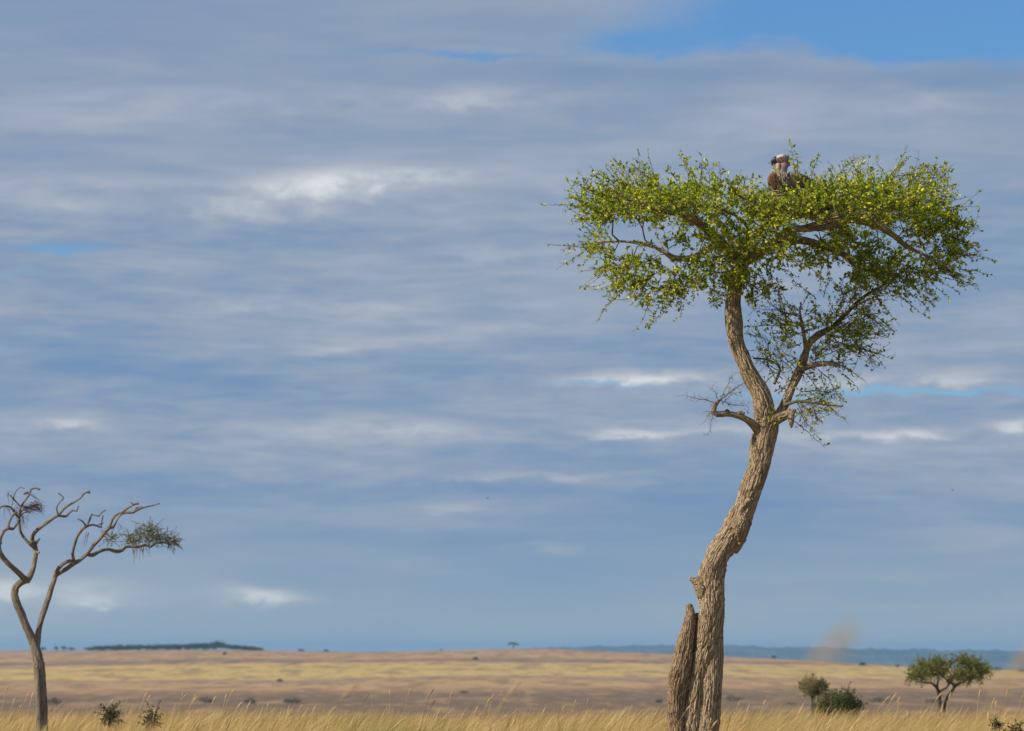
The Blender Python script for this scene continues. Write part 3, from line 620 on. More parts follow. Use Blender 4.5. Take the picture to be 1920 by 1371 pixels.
# breast plumes
A, B = [], []
for i in range(170):
    x = rng.uniform(1448, 1476); y = rng.uniform(322, 346); a = P(x, y, DB-.10-.07*rng.random()); A.append(a); B.append(a+np.array((rng.normal(-.006, .012), -.012, -.035-.02*rng.random())))
PV, PF = prisms(A, B, .0042, .0006, 4); pc = np.repeat(np.where(rng.random((170, 1)) < .55, np.array([[.50,.43,.37]]), np.array([[.26,.16,.11]])), 8, 0)
mesh('breast_plumes', PV, PF, M_feather, bird, col=pc); A, B = [], []
for i in range(170):                                        # covert feathers over the near wing and shoulder
    f_ = rng.random(); x = np.interp(f_, [0, .3, 1], [1452, 1447, 1455])+rng.uniform(-7, 7); y = 327+f_*32; A.append(P(x, y, DB-.20-.045+.0002*(x-1448)**2)); B.append(A[-1]+np.array((rng.normal(.004, .008), -.004, -.035)))
PV, PF = prisms(A, B, .0042, .0006, 4); mesh('wing_feathers', PV, PF, M_feather, bird, col=np.repeat(np.array([[.20,.10,.05]])*(.35+1.1*rng.random((170, 1))), 8, 0))
# sprigs of the tree standing in front of the bird

# ------------------------------------------------------------------ the bare tree at the left
D1 = 82.0; P1 = FPX/D1
b1 = P(79, 1222+EYE*P1, D1); b1[2] = 0; g1 = HOR+EYE*P1+10
bt = empty('bare_tree', tuple(b1), 'nearly leafless forked grey tree at the left edge with one small tuft of leaves', 'tree')
bare = [
 [(82,g1,15,0),(79,1400,11,0),(79,1355,10,0),(77,1298,10.5,0),(72,1243,10.5,0),(66,1216,9.8,0),(61,1200,9,0),(55,1187,8,-.03),(48,1172,8,-.05),(40,1152,7.8,-.08),(32,1133,7.6,-.1),(27,1114,7.2,-.12),(29,1102,7,-.12),(37,1093,6.6,-.1),(47,1088,6.2,-.06),(54,1084,6,0),(61,1068,5.2,.1),(65,1050,4.8,.15),(67,1035,5,.2),(65,1024,5,.2)],
 [(70,g1,8,.1),(71,1400,5.5,-.05),(73,1340,5,-.07),(72,1290,5,-.07),(70,1250,5,-.05)],
 [(88,g1,8,-.1),(86,1380,5,0),(85,1330,4.5,0),(82,1280,4.5,0),(79,1246,4.5,0),(84,1243,1.6,0)],
 [(68,1222,6,.05),(70,1205,6,.1),(72,1184,6,.12),(77,1162,6,.2),(84,1141,6,.25),(91,1122,5.8,.3),(96,1103,5.4,.35),(101,1089,5.2,.4),(105,1076,4.6,.4),(112,1063,4,.3),(124,1054,3.8,.25),(139,1050,3.5,.3)],
 [(103,1080,4.4,.4),(114,1073,4.2,.45),(126,1066,4.2,.45),(137,1057,4.4,.4),(147,1052,4.2,.4),(161,1041,3.8,.4),(174,1024,3.6,.4),(187,1011,3.4,.4),(195,1000,3.3,.4),(204,991,3.2,.4),(210,976,2.6,.4),(217,966,2.6,.4),(229,961,2.6,.4),(242,951,2.4,.35),(256,944,2.2,.3)],
 [(204,991,2.6,.4),(212,989,2.6,.45),(219,976,2.2,.5),(227,965,2,.5),(236,961,2.3,.5),(249,961,2.6,.5),(259,956,2.2,.5),(272,951,1.8,.5),(286,948,1.6,.5),(300,944,1.4,.5)],
 [(249,961,1.6,.5),(256,952,1.6,.5),(266,950,1.5,.5)], [(256,944,2.4,.3),(260,945,2.2,.3)], [(252,947,1.5,.3),(243,941,1,.3)],
 [(139,1051,3.4,.3),(136,1039,3.2,.2),(140,1022,3,.1),(145,1006,3,0),(156,991,2.8,-.1),(163,987,2.8,-.1)],
 [(161,987,2.2,-.1),(157,980,1.8,-.15),(151,975,1.6,-.2),(145,973,1.4,-.2)],
 [(163,987,2.2,-.1),(168,975,1.9,-.1),(172,964,2.2,-.1),(176,966,1.6,-.1),(185,968,2,-.1),(191,961,1.5,-.1),(198,956,1.5,-.1)],
 [(163,987,2.2,-.1),(174,984,2.2,0),(182,986,2.1,0),(190,989,2,.1),(190,980,1.6,.1),(193,967,1.6,.1)], [(184,984,1.3,.05),(195,980,1.2,.1)],
 [(163,1040,3.4,.4),(174,1041,4,.5),(187,1034,3.6,.6),(202,1030,3.4,.7),(217,1034,3.6,.8),(229,1032,3.4,.85),(235,1026,3.2,.9),(249,1025,3,.9),(262,1025,2.8,.9),(272,1022,2.4,.9),(282,1026,2.6,.9),(292,1019,2,.9),(311,1018,1.6,.9),(328,1022,1,.9)],
 [(53,1088,6,0),(45,1085,6,-.1),(38,1077,5.6,-.2),(24,1065,5,-.3),(8,1049,4.6,-.35),(-1,1034,4.2,-.4),(-1,1017,3.4,-.4),(3,1003,3.2,-.4),(8,995,3.2,-.4),(15,991,3.2,-.4),(24,992,3,-.3),(31,984,2.6,-.2),(36,974,2.4,0)],
 [(15,991,2.6,-.4),(17,979,2.6,-.35),(24,967,2.5,-.3),(30,962,3,-.2)],
 [(65,1026,4.6,.2),(56,1020,3.6,.1),(45,1008,3,.1),(38,996,2.8,.05),(36,977,2.6,0),(35,970,3,0),(37,955,2.2,0),(43,944,2.1,0),(54,929,2,0),(58,918,1.9,0),(66,915,1.9,0),(75,918,2.2,0)],
 [(64,1026,4.6,.2),(60,1010,4,.2),(66,998,3.8,.1),(81,985,3.6,0),(99,972,3.4,-.1),(109,966,3.2,-.15),(120,954,2.6,-.2),(131,946,2.4,-.2),(144,939,2.2,-.2),(151,934,2.1,-.2),(157,926,1.8,-.2),(168,921,1.8,-.2)], [(164,922,1.5,-.2),(169,925,1.4,-.2)],
 [(108,967,2.6,-.1),(124,968,2.6,0),(131,961,2.2,.05),(137,957,2,.1),(144,959,1.9,.1),(147,948,1.3,.1)],
 [(109,966,2,-.2),(106,953,1.6,-.25),(112,942,1.6,-.3),(120,934,1.6,-.3),(115,929,1.4,-.3),(109,925,1.4,-.3)],
 [(64,1022,4,.2),(70,1015,3,.15),(75,1010,1.6,.1)], [(67,1036,4,.2),(74,1036,1.8,.1)], [(28,1112,4,-.1),(24,1112,2.4,-.1)],[(-1,1020,2.6,-.4),(4,1018,1.4,-.4)],
 [(14,925,1.2,-.1),(24,934,1.8,-.1),(32,943,1.6,-.05),(38,950,1.6,0)], [(25,934,1.4,-.1),(30,921,1.1,-.1),(38,914,1.1,-.1),(46,916,1,-.1)], [(24,935,1,-.1),(23,948,1.1,-.1)],
 [(-3,956,2.4,-.2),(2,950,2.2,-.2),(11,949,2.2,-.2),(20,951,2.2,-.15),(28,962,2.6,-.1),(36,972,2.6,0)], [(44,926,2.6,0),(52,923,2.6,0)], [(102,1078,2.4,.4),(101,1074,1.4,.4)],
 [(34,966,2,0),(48,951,1.6,.1),(58,950,1.5,.1),(68,947,1.2,.1)], [(38,968,1.8,0),(44,962,1.5,.1),(52,960,1.4,.1),(56,963,1.2,.1)],
]
build_limbs(bare, ['trunk' if i < 3 else ('branch#%d' % i if len(c) >= 6 else None) for i, c in enumerate(bare)], D1, P1, M_bark2, bt, .0085, .015, 1.3, .05, 12)
def acacia_tufts(spots, D, ppm, n, L, parent, nm, a, b, twc, fine=.012, updown=.0, lpm=70):
    """fine feathery sprays: spots of (px,py,rx,ry,dy,dh,weight)"""
    pts = in_blobs(spots, n, D); dd = rng.normal(0, 1, (n, 3))+np.array((.5, 0, updown))
    tw, lv, k = shoots(pts, dd, L*(.5+rng.random(n)), fine, lpm, thorn=.2, r=.0022, lw=.42)
    mesh('twigs', tw[0], tw[1], M_twig, parent, col=np.tile(np.array(twc), (len(tw[0]), 1))*(.7+.6*rng.random((len(tw[0]), 1))))
    return foliage(nm, [lv], parent, a, b)
acacia_tufts([(278,992,20,6,.8,.35,.9),(258,1005,24,7,.9,.35,1),(243,1014,15,7,.9,.3,.8),(322,1013,15,5,.9,.2,1.5),(298,1006,20,7,.9,.3,.9),(205,1008,14,9,.6,.2,.7),(284,1014,24,5,.8,.2,.6)], D1, P1, 400, .15, bt, 'foliage', (.07,.10,.02), (.22,.24,.04), (.16,.13,.08), .024, -.1, 48)
spr = []
for (x, y, vx, vy, n_) in [(60,948,20,2,34),(48,952,26,8,40),(30,955,6,26,14),(40,965,6,30,14),(70,945,10,18,22),(268,1024,2,26,8),(250,1026,3,24,6),(165,1000,-6,24,5),(318,1018,14,10,24),(200,1000,-14,-6,8),(56,925,14,14,8),(225,985,8,16,4),(20,925,4,20,6),(12,950,-3,22,8)]:
    for _ in range(n_):
        x0 = x+rng.normal(0, 5); y0 = y+rng.normal(0, 3); a = rng.uniform(.4, 1.2); spr.append((x0, y0, x0+vx*a+rng.normal(0, 5), y0+vy*a+rng.normal(0, 4)))
A = [P(q[0], q[1], D1) for q in spr]; B = [P(q[2], q[3], D1+.1) for q in spr]
V, F = prisms(A, B, .0035, .001, 4); mesh('dry_sprays', V, F, M_twig, bt, col=np.tile(np.array((.24,.18,.13)), (len(V), 1)))

# ------------------------------------------------------------------ mid-distance trees and shrubs
def small_tree(nm, label, cat, D, chains, blobs, n, leafL, a, b, L=.35, group=None, lpm=22, trunk_r=1.0, k=8):
    ppm = FPX/D; x0 = chains[0][0][0]; pb = P(x0, 1300, D); pb[2] = float(ground_z(pb[0], D))
    o = empty(nm, tuple(pb), label, cat, group)
    ch = []
    for c in chains:
        q = chain(c, D, ppm); ch.append(q)
    parts = []
    for i, q in enumerate(ch):
        if c and chains[i][0][1] > 1300 and q[0][2] > pb[2]: q = [(q[0][0], q[0][1], float(pb[2])-.1, q[0][3]*1.25)]+q
        p = spline(q, .15); parts.append(tube(p, k, .1, i)); 
    V, F = join(parts); mesh('trunk', V, F, M_dark, o, vec=V-V[0])
    Gm = Grower([[tuple(x) for x in c] for c in chains], D, ppm, .15); Gm.grow(in_blobs(blobs, n, D), step=.3, wob=.05); R = Gm.radii(.006, .45, .05)
    A, B, ra, rb = Gm.edges(R); tv = [prisms(A, B, ra, rb, 4)]
    og, dr, ln = [], [], []
    for i in list(Gm.tips)*3: og.append(Gm.arr[i]); d = rng.normal(0, .8, 3); d[2] += .25; dr.append(d); ln.append(L*(.5+rng.random()))
    tw, lv, _ = shoots(og, dr, ln, leafL, lpm, thorn=.0, r=.004, lw=.5)
    TV, TF = join(tv+[tw]); mesh('twigs', TV, TF, M_twig, o, col=np.tile(np.array((.09,.07,.05)), (len(TV), 1)))
    foliage('foliage', [lv], o, a, b); return o
small_tree('acacia_tree', 'broad spreading green acacia with forked dark stems on the right of the plain', 'tree', 200.,
 [[(1762,1330,3.4,0),(1761,1300,3.4,0),(1757,1290,3.2,0),(1748,1281,2.4,0),(1737,1280,1.8,0),(1727,1279,1.4,0)],
  [(1757,1290,2.6,0),(1758,1280,2,.1),(1761,1272,1.8,.3),(1756,1265,1.5,.5)], [(1762,1297,2.6,0),(1768,1293,2,-.1),(1775,1290,1.9,-.2),(1779,1283,1.8,-.4),(1777,1275,1.5,-.6)],
  [(1771,1332,3,.1),(1774,1313,2.8,.1),(1784,1297,2.7,.1),(1791,1287,2.6,.2),(1800,1282,2.2,.3),(1815,1272,1.6,.4)], [(1791,1288,2.4,.2),(1784,1281,2.4,-.2),(1775,1278,1.6,-.6)]],
 [(1722,1268,17,9,0,1.,1),(1737,1252,24,8,0,1.6,1.1),(1757,1244,18,8,.3,1.4,1),(1750,1262,24,8,-.2,1.5,.8),(1776,1249,16,8,0,1.4,.7),(1806,1239,13,7,0,1.2,1.2),(1822,1248,17,8,.1,1.4,1.1),(1842,1258,12,9,.2,1.,1.2),(1712,1270,10,7,.0,.8,.7),(1820,1266,26,11,0,1.6,1),(1795,1270,16,9,-.3,1.3,1),(1770,1262,14,7,.6,1.2,.5)],
 400, .075, (.07,.09,.015), (.28,.28,.045), .30, None, 21)
small_tree('thorn_tree', 'small dark round crowned thorn tree left of the bush clump, behind the golden grass', 'tree', 190.,
 [[(1524,1335,2.6,0),(1523,1312,2.4,0),(1521,1304,2,0),(1515,1297,1.5,0)], [(1523,1310,2,0),(1530,1300,1.6,.1),(1538,1294,1.2,.2)]],
 [(1513,1290,13,8,0,.9,1),(1533,1288,14,8,0,.9,1),(1523,1284,14,6,0,.9,1),(1541,1294,8,6,0,.6,.7),(1524,1294,14,6,0,.7,.8)], 120, .09, (.035,.045,.012), (.09,.10,.025), .26)
def shrub(D, px, py0, blobs, n, a, b, label, group=None, leafL=.05, L=.22, nm='shrub', lpm=30):
    c = [[(x+px, py0, 1.2, rng.normal(0, .2)), (x*1.5+px, py0-(py0-min(q[1] for q in blobs))*.7, .7, rng.normal(0, .3))] for x in (-8, 0, 9)]
    return small_tree(nm, label, 'bush', D, c, blobs, n, leafL, a, b, L, group, lpm, k=6)
shrub(112., 1548, 1350, [(1551,1318,8,12,0,.5,1),(1546,1332,12,8,0,.4,1)], 75, (.06,.07,.02), (.14,.14,.04), 'dull olive bush next to the small round crowned thorn tree')
shrub(109., 1588, 1350, [(1588,1310,5,10,0,.4,.7),(1579,1322,8,11,0,.4,1),(1596,1322,6,10,0,.4,.8),(1608,1323,4,9,0,.3,.6),(1590,1336,18,6,0,.4,1)], 120, (.03,.055,.012), (.085,.13,.02), 'dark green leafy bush, right of the dull olive bush in the grass')
shrub(88., 206, 1372, [(205,1345,8,17,0,.3,1),(201,1331,4,8,0,.2,.6),(216,1350,7,10,0,.2,.5)], 42, (.035,.038,.012), (.10,.09,.03), 'small dark bush poking out of the grass right of the bare tree', leafL=.04, L=.16)
shrub(86., 282, 1375, [(280,1353,8,12,0,.3,1),(288,1343,4,8,0,.2,.5)], 30, (.04,.04,.012), (.11,.10,.03), 'small faded bush half hidden in grass, second from the bare tree', leafL=.04, L=.16)

# bushes and trees scattered over the far plain
M_far = leaf_mat('far_leaf', 1.0, .2)
def blobby(n, c, r, L):
    q = rng.normal(0, 1, (n, 3)); q = nrm(q)*(rng.random((n, 1))**.45); q[:, 2] = np.abs(q[:, 2])*.9 - .1
    p = np.array(c)+q*np.array(r); return leaves(p, rng.normal(0, 1, (n, 3)), rng.normal(0, 1, (n, 3)), L*(.6+.8*rng.random(n)), L*.7*(.6+.8*rng.random(n)), .1)
def plain_y(px, py):
    """distance at which the plain shows at this photo row"""
    Ys = np.linspace(1450, 3990, 500); z = ground_z((px-960)/FPX*Ys, Ys); r = HOR+(EYE-z)/Ys*FPX
    return float(Ys[np.abs(r-py).argmin()])
def far_bush(px, py, w_, h_, label, a=(.05,.065,.03), group='dark bushes dotted over the far plain'):
    Y = plain_y(px, py); m_ = Y/FPX; x = (px-960)*m_; z = float(ground_z(x, Y)); r = w_*m_/2; h = h_*m_
    V, F = blobby(260, (x, Y, z+h*.35), (r, r*.8, h*.75), .22*min(r, h)+.15)
    cc = np.repeat(np.array(a)*(.6+.9*rng.random((len(V)//6, 1))), 6, 0)
    return tag(mesh('bush', V, F, M_far, None, col=cc, smooth=False), label, 'bush', group)
for q in [(892,1238,11,6,'dark green bush alone on the far plain near the middle of the photo'),(870,1300,20,5,'low dark bush in the dark band of plain left of the middle'),(1450,1234,9,7,'small bush on the skyline against the blue ridge right of the tall trunk'),(1616,1249,16,7,'wide bush on the skyline halfway between the trunk and the acacia'),(1682,1251,9,4,'small bush on the skyline just left of the broad acacia'),(1868,1257,22,6,'wide dark bush on the skyline just right of the broad acacia'),(1913,1259,12,6,'bush on the skyline at the right edge of the photo'),
          (1648,1318,50,12,'long dusky bush low behind the grass, right of the green bushes'),(1750,1318,36,9,'dusky bush under the broad acacia, behind the grass'),(525,1280,11,8,'pale bush in the golden field below the end of the far wood'),(612,1219,10,4,'tiny bush on the horizon right of the far wood'),(565,1219,14,4,'tiny bush on the horizon nearest the end of the far wood'),(828,1220,5,3,'tiny bush on the horizon just left of the lone flat tree'),(422,1228,8,5,'tiny dark bush just below the far wood'),
          (102,1322,32,14,'dark bush behind the grass beside the bare trunk'),(388,1318,34,12,'dark bush low behind the grass left of the far wood end'),(548,1320,38,12,'broad dark bush low behind the grass, left of the middle'),(470,1320,24,11,'low dark bush behind the grass tips under the far wood'),(1235,1318,14,7,'small dark bush behind the grass just left of the tall trunk'),(1375,1316,42,12,'wide dark bush behind the grass just right of the tall trunk'),(1480,1322,30,6,'low grassy bush left of the small thorn tree')]:
    far_bush(*q[:5], a=(.20,.155,.105) if q[1] > 1275 else (.05,.065,.03))
# lone flat-topped tree on the horizon
Y = 3985.; m_ = Y/FPX; x = (962-960)*m_; z = float(ground_z(x, Y))
ft = empty('acacia_tree', (x, Y, z), 'tiny lone flat topped tree on the horizon at the end of the blue ridge', 'tree')
V, F = join([tube(spline([(x, Y, z-.3, .3), (x+.1, Y, z+1.8, .25), (x-.9, Y, z+3.4, .15), (x-2.2, Y, z+4, .08)], .3), 6), tube(spline([(x+.1, Y, z+1.8, .22), (x+1, Y, z+3.2, .15), (x+2.4, Y, z+3.7, .08)], .3), 6)])
mesh('trunk', V, F, M_dark, ft, vec=V-V[0])
V, F = join([blobby(500, (x-.6, Y, z+3.8), (3.3, 3.2, 1.2), .42), blobby(200, (x+2.6, Y, z+3.1), (2.2, 2, .9), .42), blobby(60, (x-3.2, Y, z+3.0), (1.3, 2, .6), .4)])
mesh('crown', V, F, M_far, ft, col=np.repeat(np.array((.05,.07,.03))*(.6+.9*rng.random((len(V)//6, 1))), 6, 0), smooth=False)
# far wood on the skyline (reads as one mass) and the few separate trees left of it
Y = 3960.; m_ = Y/FPX; parts = []
for i in range(430):
    u = rng.random()**.9; px = 156+(484-156)*u; htop = np.interp(px, [150,170,200,260,330,400,415,430,484], [4,8,11,11,12,14,14,12,6])*(.75+.4*rng.random())
    if abs(px-410) < 5: htop += 5
    yy = Y+rng.uniform(-40, 90); x = (px-960)*m_; z = float(ground_z(x, yy)); h = htop*m_
    parts.append(blobby(110, (x, yy, z+h*.45), (1.6+1.6*rng.random(), 2, h*.6), .55))
V, F = join(parts); tag(mesh('woodland', V, F, M_far, None, col=np.repeat(np.array((.035,.060,.035))*(.6+.9*rng.random((len(V)//6, 1))), 6, 0), smooth=False), 'dark strip of far woodland on the left horizon', 'woodland', kind='stuff')
for px, w_, h_, lb in [(80,16,8,'small dark tree on the horizon just behind the bare trunk'),(106,8,9,'narrow dark tree on the horizon, left one beside the far wood'),(120,13,10,'dark round tree on the horizon between the narrow tree and the far wood'),(134,14,7,'low dark tree on the horizon closest to the left end of the far wood')]:
    x = (px-960)*m_; z = float(ground_z(x, Y)); h = h_*m_; r = w_*m_/2
    o = empty('horizon_tree', (x, Y, z), lb, 'tree', 'separate trees left of the far wood')
    V, F = tube(spline([(x, Y, z-.3, .3), (x+.1, Y, z+h*.4, .22), (x, Y, z+h*.7, .12)], .3), 6); mesh('trunk', V, F, M_dark, o, vec=V-V[0])
    V, F = join([blobby(200, (x, Y, z+h*.55), (r, r, h*.45), .5), blobby(90, (x+r*.4, Y, z+h*.45), (r*.7, r, h*.4), .5)]); mesh('crown', V, F, M_far, o, col=np.repeat(np.array((.035,.055,.035))*(.6+.9*rng.random((len(V)//6, 1))), 6, 0), smooth=False)

# ------------------------------------------------------------------ two specks of birds in the sky
for px, py, lb in [(914,934,'tiny dark bird far off in the open sky left of the tall tree'),(1786,919,'tiny dark bird far off in the sky right of the trunk')]:
    c = P(px, py, 420.); o = []
    V, F = tube(np.array([[c[0]-.09+.018*i, c[1], c[2], .028*math.sin(math.pi*(i+.4)/10.8)] for i in range(11)]), 8)
    W1 = np.array([(-.02,0,.01),(.05,0,.01),(.06,.12,.05),(-.0,.13,.05),(.0,.27,.02)]); vs = [c+q for q in W1]+[c+q*np.array((1,-1,1)) for q in W1]+[c+q-np.array((0,0,.006)) for q in W1]+[c+q*np.array((1,-1,1))-np.array((0,0,.006)) for q in W1]
    f = [(0,1,2,3),(3,2,4,4),(5,8,7,6),(8,9,9,7)]; f = f+[tuple(k+10 for k in q) for q in f]
    ff = np.array([(0,1,2,3),(5,8,7,6),(10,13,12,11),(15,16,17,18)]); tri = np.array([(3,2,4,4)])
    # outer wing as thin quads
    ex_ = []
    for s_ in (0, 5, 10, 15): a, b, t_ = np.array(vs[s_+3]), np.array(vs[s_+2]), np.array(vs[s_+4]); ex_ += [a, b, t_+np.array((.008, 0, 0)), t_]
    VV = np.concatenate([V, np.array(vs), np.array(ex_)]); n0 = len(V); n1 = n0+20
    FF = np.concatenate([F, ff+n0, np.arange(16).reshape(4, 4)+n1])
    tag(mesh('flying_bird', VV, FF, M_feather, None, col=np.full((len(VV), 3), .02)), lb, 'bird', 'distant birds')

# ------------------------------------------------------------------ the golden grass
def blades(x, y, H, lean, Wd, segs=3, head=False, az=None):
    n = len(x); z = ground_z(x, y); az = rng.normal(-.1, .45, n) if az is None else az
    dx, dy = np.cos(az), np.sin(az); px_, py_ = -dy, dx
    fa = rng.uniform(0, 2*np.pi, n); wx, wy = np.cos(fa), np.sin(fa)*.6
    V = np.empty((n, (segs+1)*2, 3)); 
    for k in range(segs+1):
        f = k/segs; hh = f-.30*lean*f**2.2; off = lean*H*(f**1.9)*.85
        cx = x+dx*off; cy = y+dy*off; cz = z-.03+H*hh
        wk = Wd*(1-.92*f if not head else (.35 if f < .72 else (1.9 if f < .97 else .3)))
        V[:, 2*k] = np.stack([cx-wx*wk/2, cy-wy*wk/2, cz], 1); V[:, 2*k+1] = np.stack([cx+wx*wk/2, cy+wy*wk/2, cz], 1)
    f0 = np.array([[2*k, 2*k+1, 2*k+3, 2*k+2] for k in range(segs)])
    F = (f0[None]+(np.arange(n)*(segs+1)*2)[:, None, None]).reshape(-1, 4)
    return V.reshape(-1, 3), F
def patch(x, y, s, o):
    return np.array([mnoise.noise(Vector((a*s, b*s*.5, o))) for a, b in zip(x, y)])
def grass_xy(n, y0, y1):
    y = y0+(y1-y0)*rng.random(n)**.8; return (rng.random(n)*2-1)*(.105*y+1.2), y
x, y = grass_xy(230000, 50, 104); pn = patch(x, y, .45, 0); p2 = patch(x, y, 1.6, 5)
H = (1.05+.10*p2+.07*pn)*(.76+.30*rng.random(len(x))); lean = np.clip(.42+.25*rng.normal(0, 1, len(x))*.6+.2*pn, .05, .95)
V1, F1 = blades(x, y, H, lean, .0045+.0045*rng.random(len(x)))
gold_ = np.array((.63,.41,.15)); straw = np.array((.72,.54,.27)); grn = np.array((.22,.26,.05)); brn = np.array((.36,.22,.10))
f = rng.random((len(x), 1)); c1 = gold_*(1-f)+straw*f
gx = x/y*FPX+960; gp = sum(np.exp(-((gx-a)/w_)**2)*k_ for a, w_, k_ in ((640,60,.25),(725,70,.5),(810,30,.5),(1050,60,.3),(1740,70,.15)))*np.exp(-((y-74)/9)**2)
gm = (rng.random(len(x)) < np.clip(.11+.50*(pn+.05)+.25*p2+gp, .03, .85)); c1[gm] = grn*(.7+.9*rng.random((gm.sum(), 1))); bm = rng.random(len(x)) < .10; c1[bm] = brn; c1 *= .75+.5*rng.random((len(x), 1))
g1c = np.repeat(c1, 8, 0)
x, y = grass_xy(15000, 52, 104); pn = patch(x, y, .3, 9); 
V2_, F2_ = blades(x, y, (1.12+.10*pn)*(.76+.32*rng.random(len(x))), np.clip(.66+.2*rng.normal(0, 1, len(x)), .2, 1.), .0045+.004*rng.random(len(x)), 8, True)
c2 = np.repeat(np.array((.64,.47,.22))*(.65+.5*rng.random((len(x), 1))), 18, 0)
GVs, GFs = join([(V1, F1), (V2_, F2_)])
tag(mesh('grass', GVs, GFs, M_grass, None, col=np.concatenate([g1c, c2]), smooth=False), 'tall golden grass leaning to the right in the wind', 'grass', kind='stuff')
# seed-headed stalks that rise clear of the grass, each one of its own
M_stalk = leaf_mat('seed_stalk', .95, .3, (1.1,1.0,.8))
def stalk(px0, px1, py1, Y, label, hw=.011, hl=.16, group='tall seed stalks above the grass', tip=(.68,.52,.28), nm='grass_stalk'):
    a = P(px0, 1340, Y); a[2] = float(ground_z(a[0], Y)); b = P(px1, py1, Y+.05*(b_ := rng.normal())); L = np.linalg.norm(b-a)
    b[0] += 0; a[0] -= (b[0]-a[0])*.6 if Y > 50 else 0; c = np.array((a[0]+(b[0]-a[0])*.12, a[1], a[2]+(b[2]-a[2])*.84)); N = 26; pts = []
    for k in range(N+1):
        f = k/N; q = (1-f)**2*a+2*f*(1-f)*c+f*f*b; s_ = (1-f)*L
        r = .0024*(1-.55*f) if s_ > hl else hw*.5*math.sin(math.pi*min(1, max(.0, s_/hl)*.82+.18))**.8*(.85+.3*rng.random())+.0012
        pts.append((*q, r))
    pts = np.array(pts); dist = np.linalg.norm(pts[:, :3]-b, axis=1); hd = dist < hl*1.15
    o = empty(nm, tuple(a), label, 'grass stalk', group); tip = np.array(tip)
    V, F = tube(pts[dist > hl*.9], 5); mesh('stem', V, F, M_stalk, o, col=np.tile(tip*np.array((.85,.95,.8)), (len(V), 1)))
    hp = pts[hd]
    if len(hp) < 4: hp = spline(pts[-3:], .01)
    V, F = tube(hp, 6); A, B = [], []                        # bristles of the seed head
    for q in hp:
        for _ in range(5):
            d = (b-c)/np.linalg.norm(b-c)*.7+rng.normal(0, .5, 3); A.append(q[:3]); B.append(q[:3]+d*.02)
    V, F = join([(V, F), prisms(A, B, .0014, .0004, 4)])
    mesh('seed_head', V, F, M_stalk, o, col=np.tile(tip, (len(V), 1))*(.8+.4*rng.random((len(V), 1)))); return o
near = [(960,1586,1182,6.0,'large blurred pale seed head rising to the sky right of the tall trunk',.0033,.055),(1500,1930,1226,8.,'blurred seed head leaning out at the right edge of the photo',.0035,.05),
 (480,664,1288,24.,'blurred yellow seed head left of the middle, above the golden grass',.012,.085),(830,972,1282,27.,'blurred straw seed head below the lone flat horizon tree',.010,.10)]
for q in near: stalk(q[0], q[1], q[2], q[3], q[4], q[5], q[6], 'out of focus seed stalks close to the camera')
S_ = [(1,12,1292,70),(2,16,1286,68),(14,28,1310,70),(36,54,1300,70),(28,40,1322,72),(50,62,1300,66),(84,118,1318,74),(150,158,1318,76),(185,212,1312,70),(225,240,1311,72),(255,276,1298,66),(262,282,1304,68),(285,290,1330,70),(318,350,1302,68),(340,370,1300,67),(345,368,1307,70),(330,346,1292,66),(385,405,1306,70),(414,425,1302,68),(415,438,1294,66),(430,452,1318,70),(452,470,1316,72),(492,504,1318,70),(540,568,1322,70),
 (664,692,1302,62,),(697,698,1296,72),(730,731,1294,72),(755,770,1291,64),(790,812,1294,62),(795,815,1314,64),(835,847,1299,64),(912,925,1303,70),(935,941,1296,70),(900,918,1310,66),(1068,1080,1313,66),(1095,1103,1310,68),(1122,1135,1330,66),(1170,1185,1324,64),(1180,1205,1332,62),(1372,1388,1314,66),(1420,1436,1312,66),
 (1630,1668,1306,62),(1650,1680,1302,62),(1655,1690,1308,64),(1600,1622,1332,64),(1680,1686,1308,68),(1735,1765,1300,62),(1770,1783,1299,60.5),(1830,1838,1294,63),(1850,1865,1310,62),(1862,1868,1315,62),(1878,1890,1293,64),(1905,1924,1290,64),(1698,1702,1336,62),(1850,1853,1337,60),(1760,1766,1331,62),
 (1262,1296,1322,58.5),(1300,1328,1340,58),(1318,1344,1352,57.5),(1325,1333,1348,58.),(500,515,1328,68),(575,592,1324,70),(600,628,1326,64),(1010,1022,1328,66),(1040,1060,1322,64),(880,895,1326,66)]
ZN = [(0,79,'left of the bare tree'),(79,215,'between the bare tree and the first dark bush'),(215,300,'around the faded second bush'),(300,400,'below the middle of the far wood'),(400,520,'below the right end of the far wood'),(520,720,'right of the far wood, left of the middle'),(720,880,'left of the middle of the photo'),(880,1000,'below the lone horizon tree'),(1000,1255,'between the lone horizon tree and the tall trunk'),(1255,1345,'in front of the tall trunk'),(1345,1500,'just right of the tall trunk'),(1500,1700,'beside the dark green bush'),(1700,1800,'below the broad acacia'),(1800,2000,'right of the broad acacia')]
ORD = 'first second third fourth fifth sixth seventh eighth ninth tenth eleventh twelfth'.split()
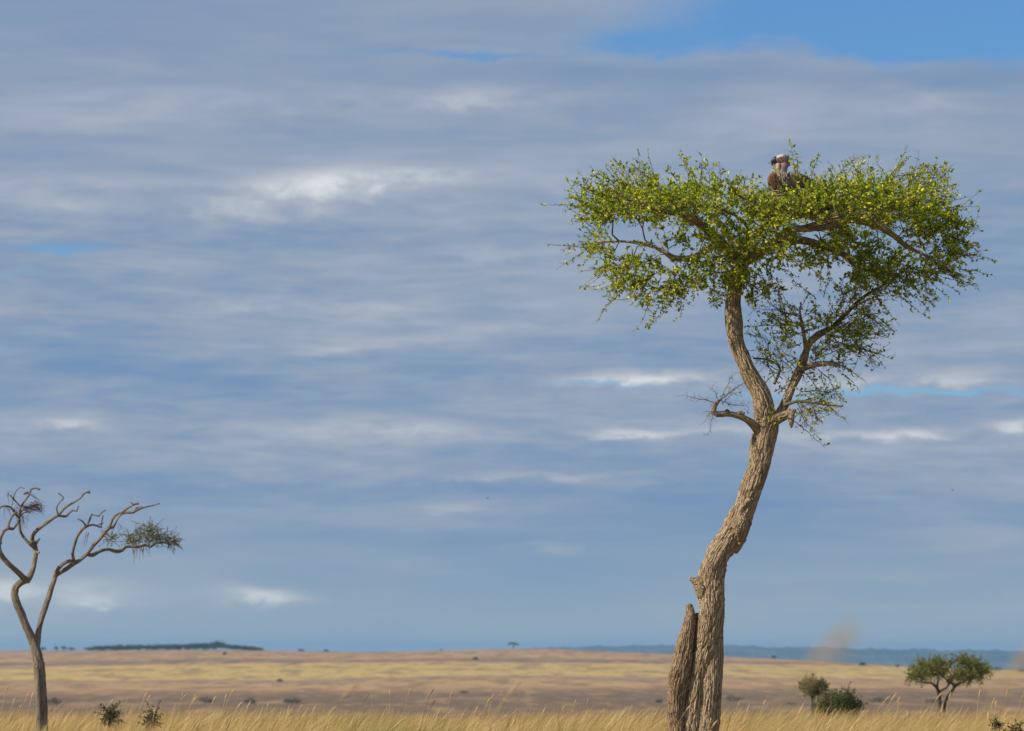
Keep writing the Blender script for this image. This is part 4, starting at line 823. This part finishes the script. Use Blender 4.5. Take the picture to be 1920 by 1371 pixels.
S_ = sorted(S_, key=lambda q: q[1])
for q in S_:
    z_ = next(z for z in ZN if z[0] <= q[1] < z[1]); mates = [r for r in S_ if z_[0] <= r[1] < z_[1]]
    dark_ = q[:2] in [(664,692),(790,812),(795,815)]
    lb = ('dark brown' if dark_ else 'pale')+' seed stalk, '+('only one' if len(mates) == 1 else ORD[mates.index(q)]+' from left')+' '+z_[2]
    stalk(q[0], q[1], q[2], q[3], lb, .008+.005*rng.random(), .11+.07*rng.random(), tip=(.30,.17,.10) if dark_ else tuple(np.array((.72,.54,.28))*(.8+.4*rng.random())))
# leafy green weeds in the grass
def weed(px, py, D, h_, label, a, b):
    blobs = [(px, py+h_*.5, 9, h_*.5, 0, .12, 1)]
    c = [[(px+dx_*.4, py+h_*2.2, .9, 0), (px+dx_, py+h_*.3, .5, 0)] for dx_ in (-7, 1, 8)]
    return small_tree('leafy_weed', label, 'weed', D, c, blobs, 14, .035, a, b, .10, 'green weeds in the grass', 30, k=5)
for px, py, D, h_, lb in [(1868,1354,65,15,'sparse dark leafy weed in the grass under the broad acacia'),(1905,1360,64,14,'sparse brown leafy weed at the bottom right corner')]:
    weed(px, py, D, h_, lb, (.10,.10,.03), (.24,.22,.06))

# ------------------------------------------------------------------ haze
hx, y0, y1, z0, z1 = 16000., -450., 27000., -150., 34.
gw = 350+.75*26000
HV = np.array([(sx*(gw+200), yy, zz) for zz in (z0, z1) for yy in (y0, y1) for sx in (-1, 1)], float)
HF = np.array([(0,2,3,1),(4,5,7,6),(0,1,5,4),(2,6,7,3),(0,4,6,2),(1,3,7,5)])
m, t = mat('air'); pv = t.n('ShaderNodeVolumePrincipled'); pv.inputs['Color'].default_value = (.38,.67,1.0,1); pv.inputs['Density'].default_value = 5.2e-5; pv.inputs['Anisotropy'].default_value = .1
o_ = t.n('ShaderNodeOutputMaterial'); t.nt.links.new(pv.outputs[0], o_.inputs['Volume'])
tag(mesh('haze', HV, HF, m, smooth=False), 'pale blue haze over the distant plain', 'haze', kind='stuff')
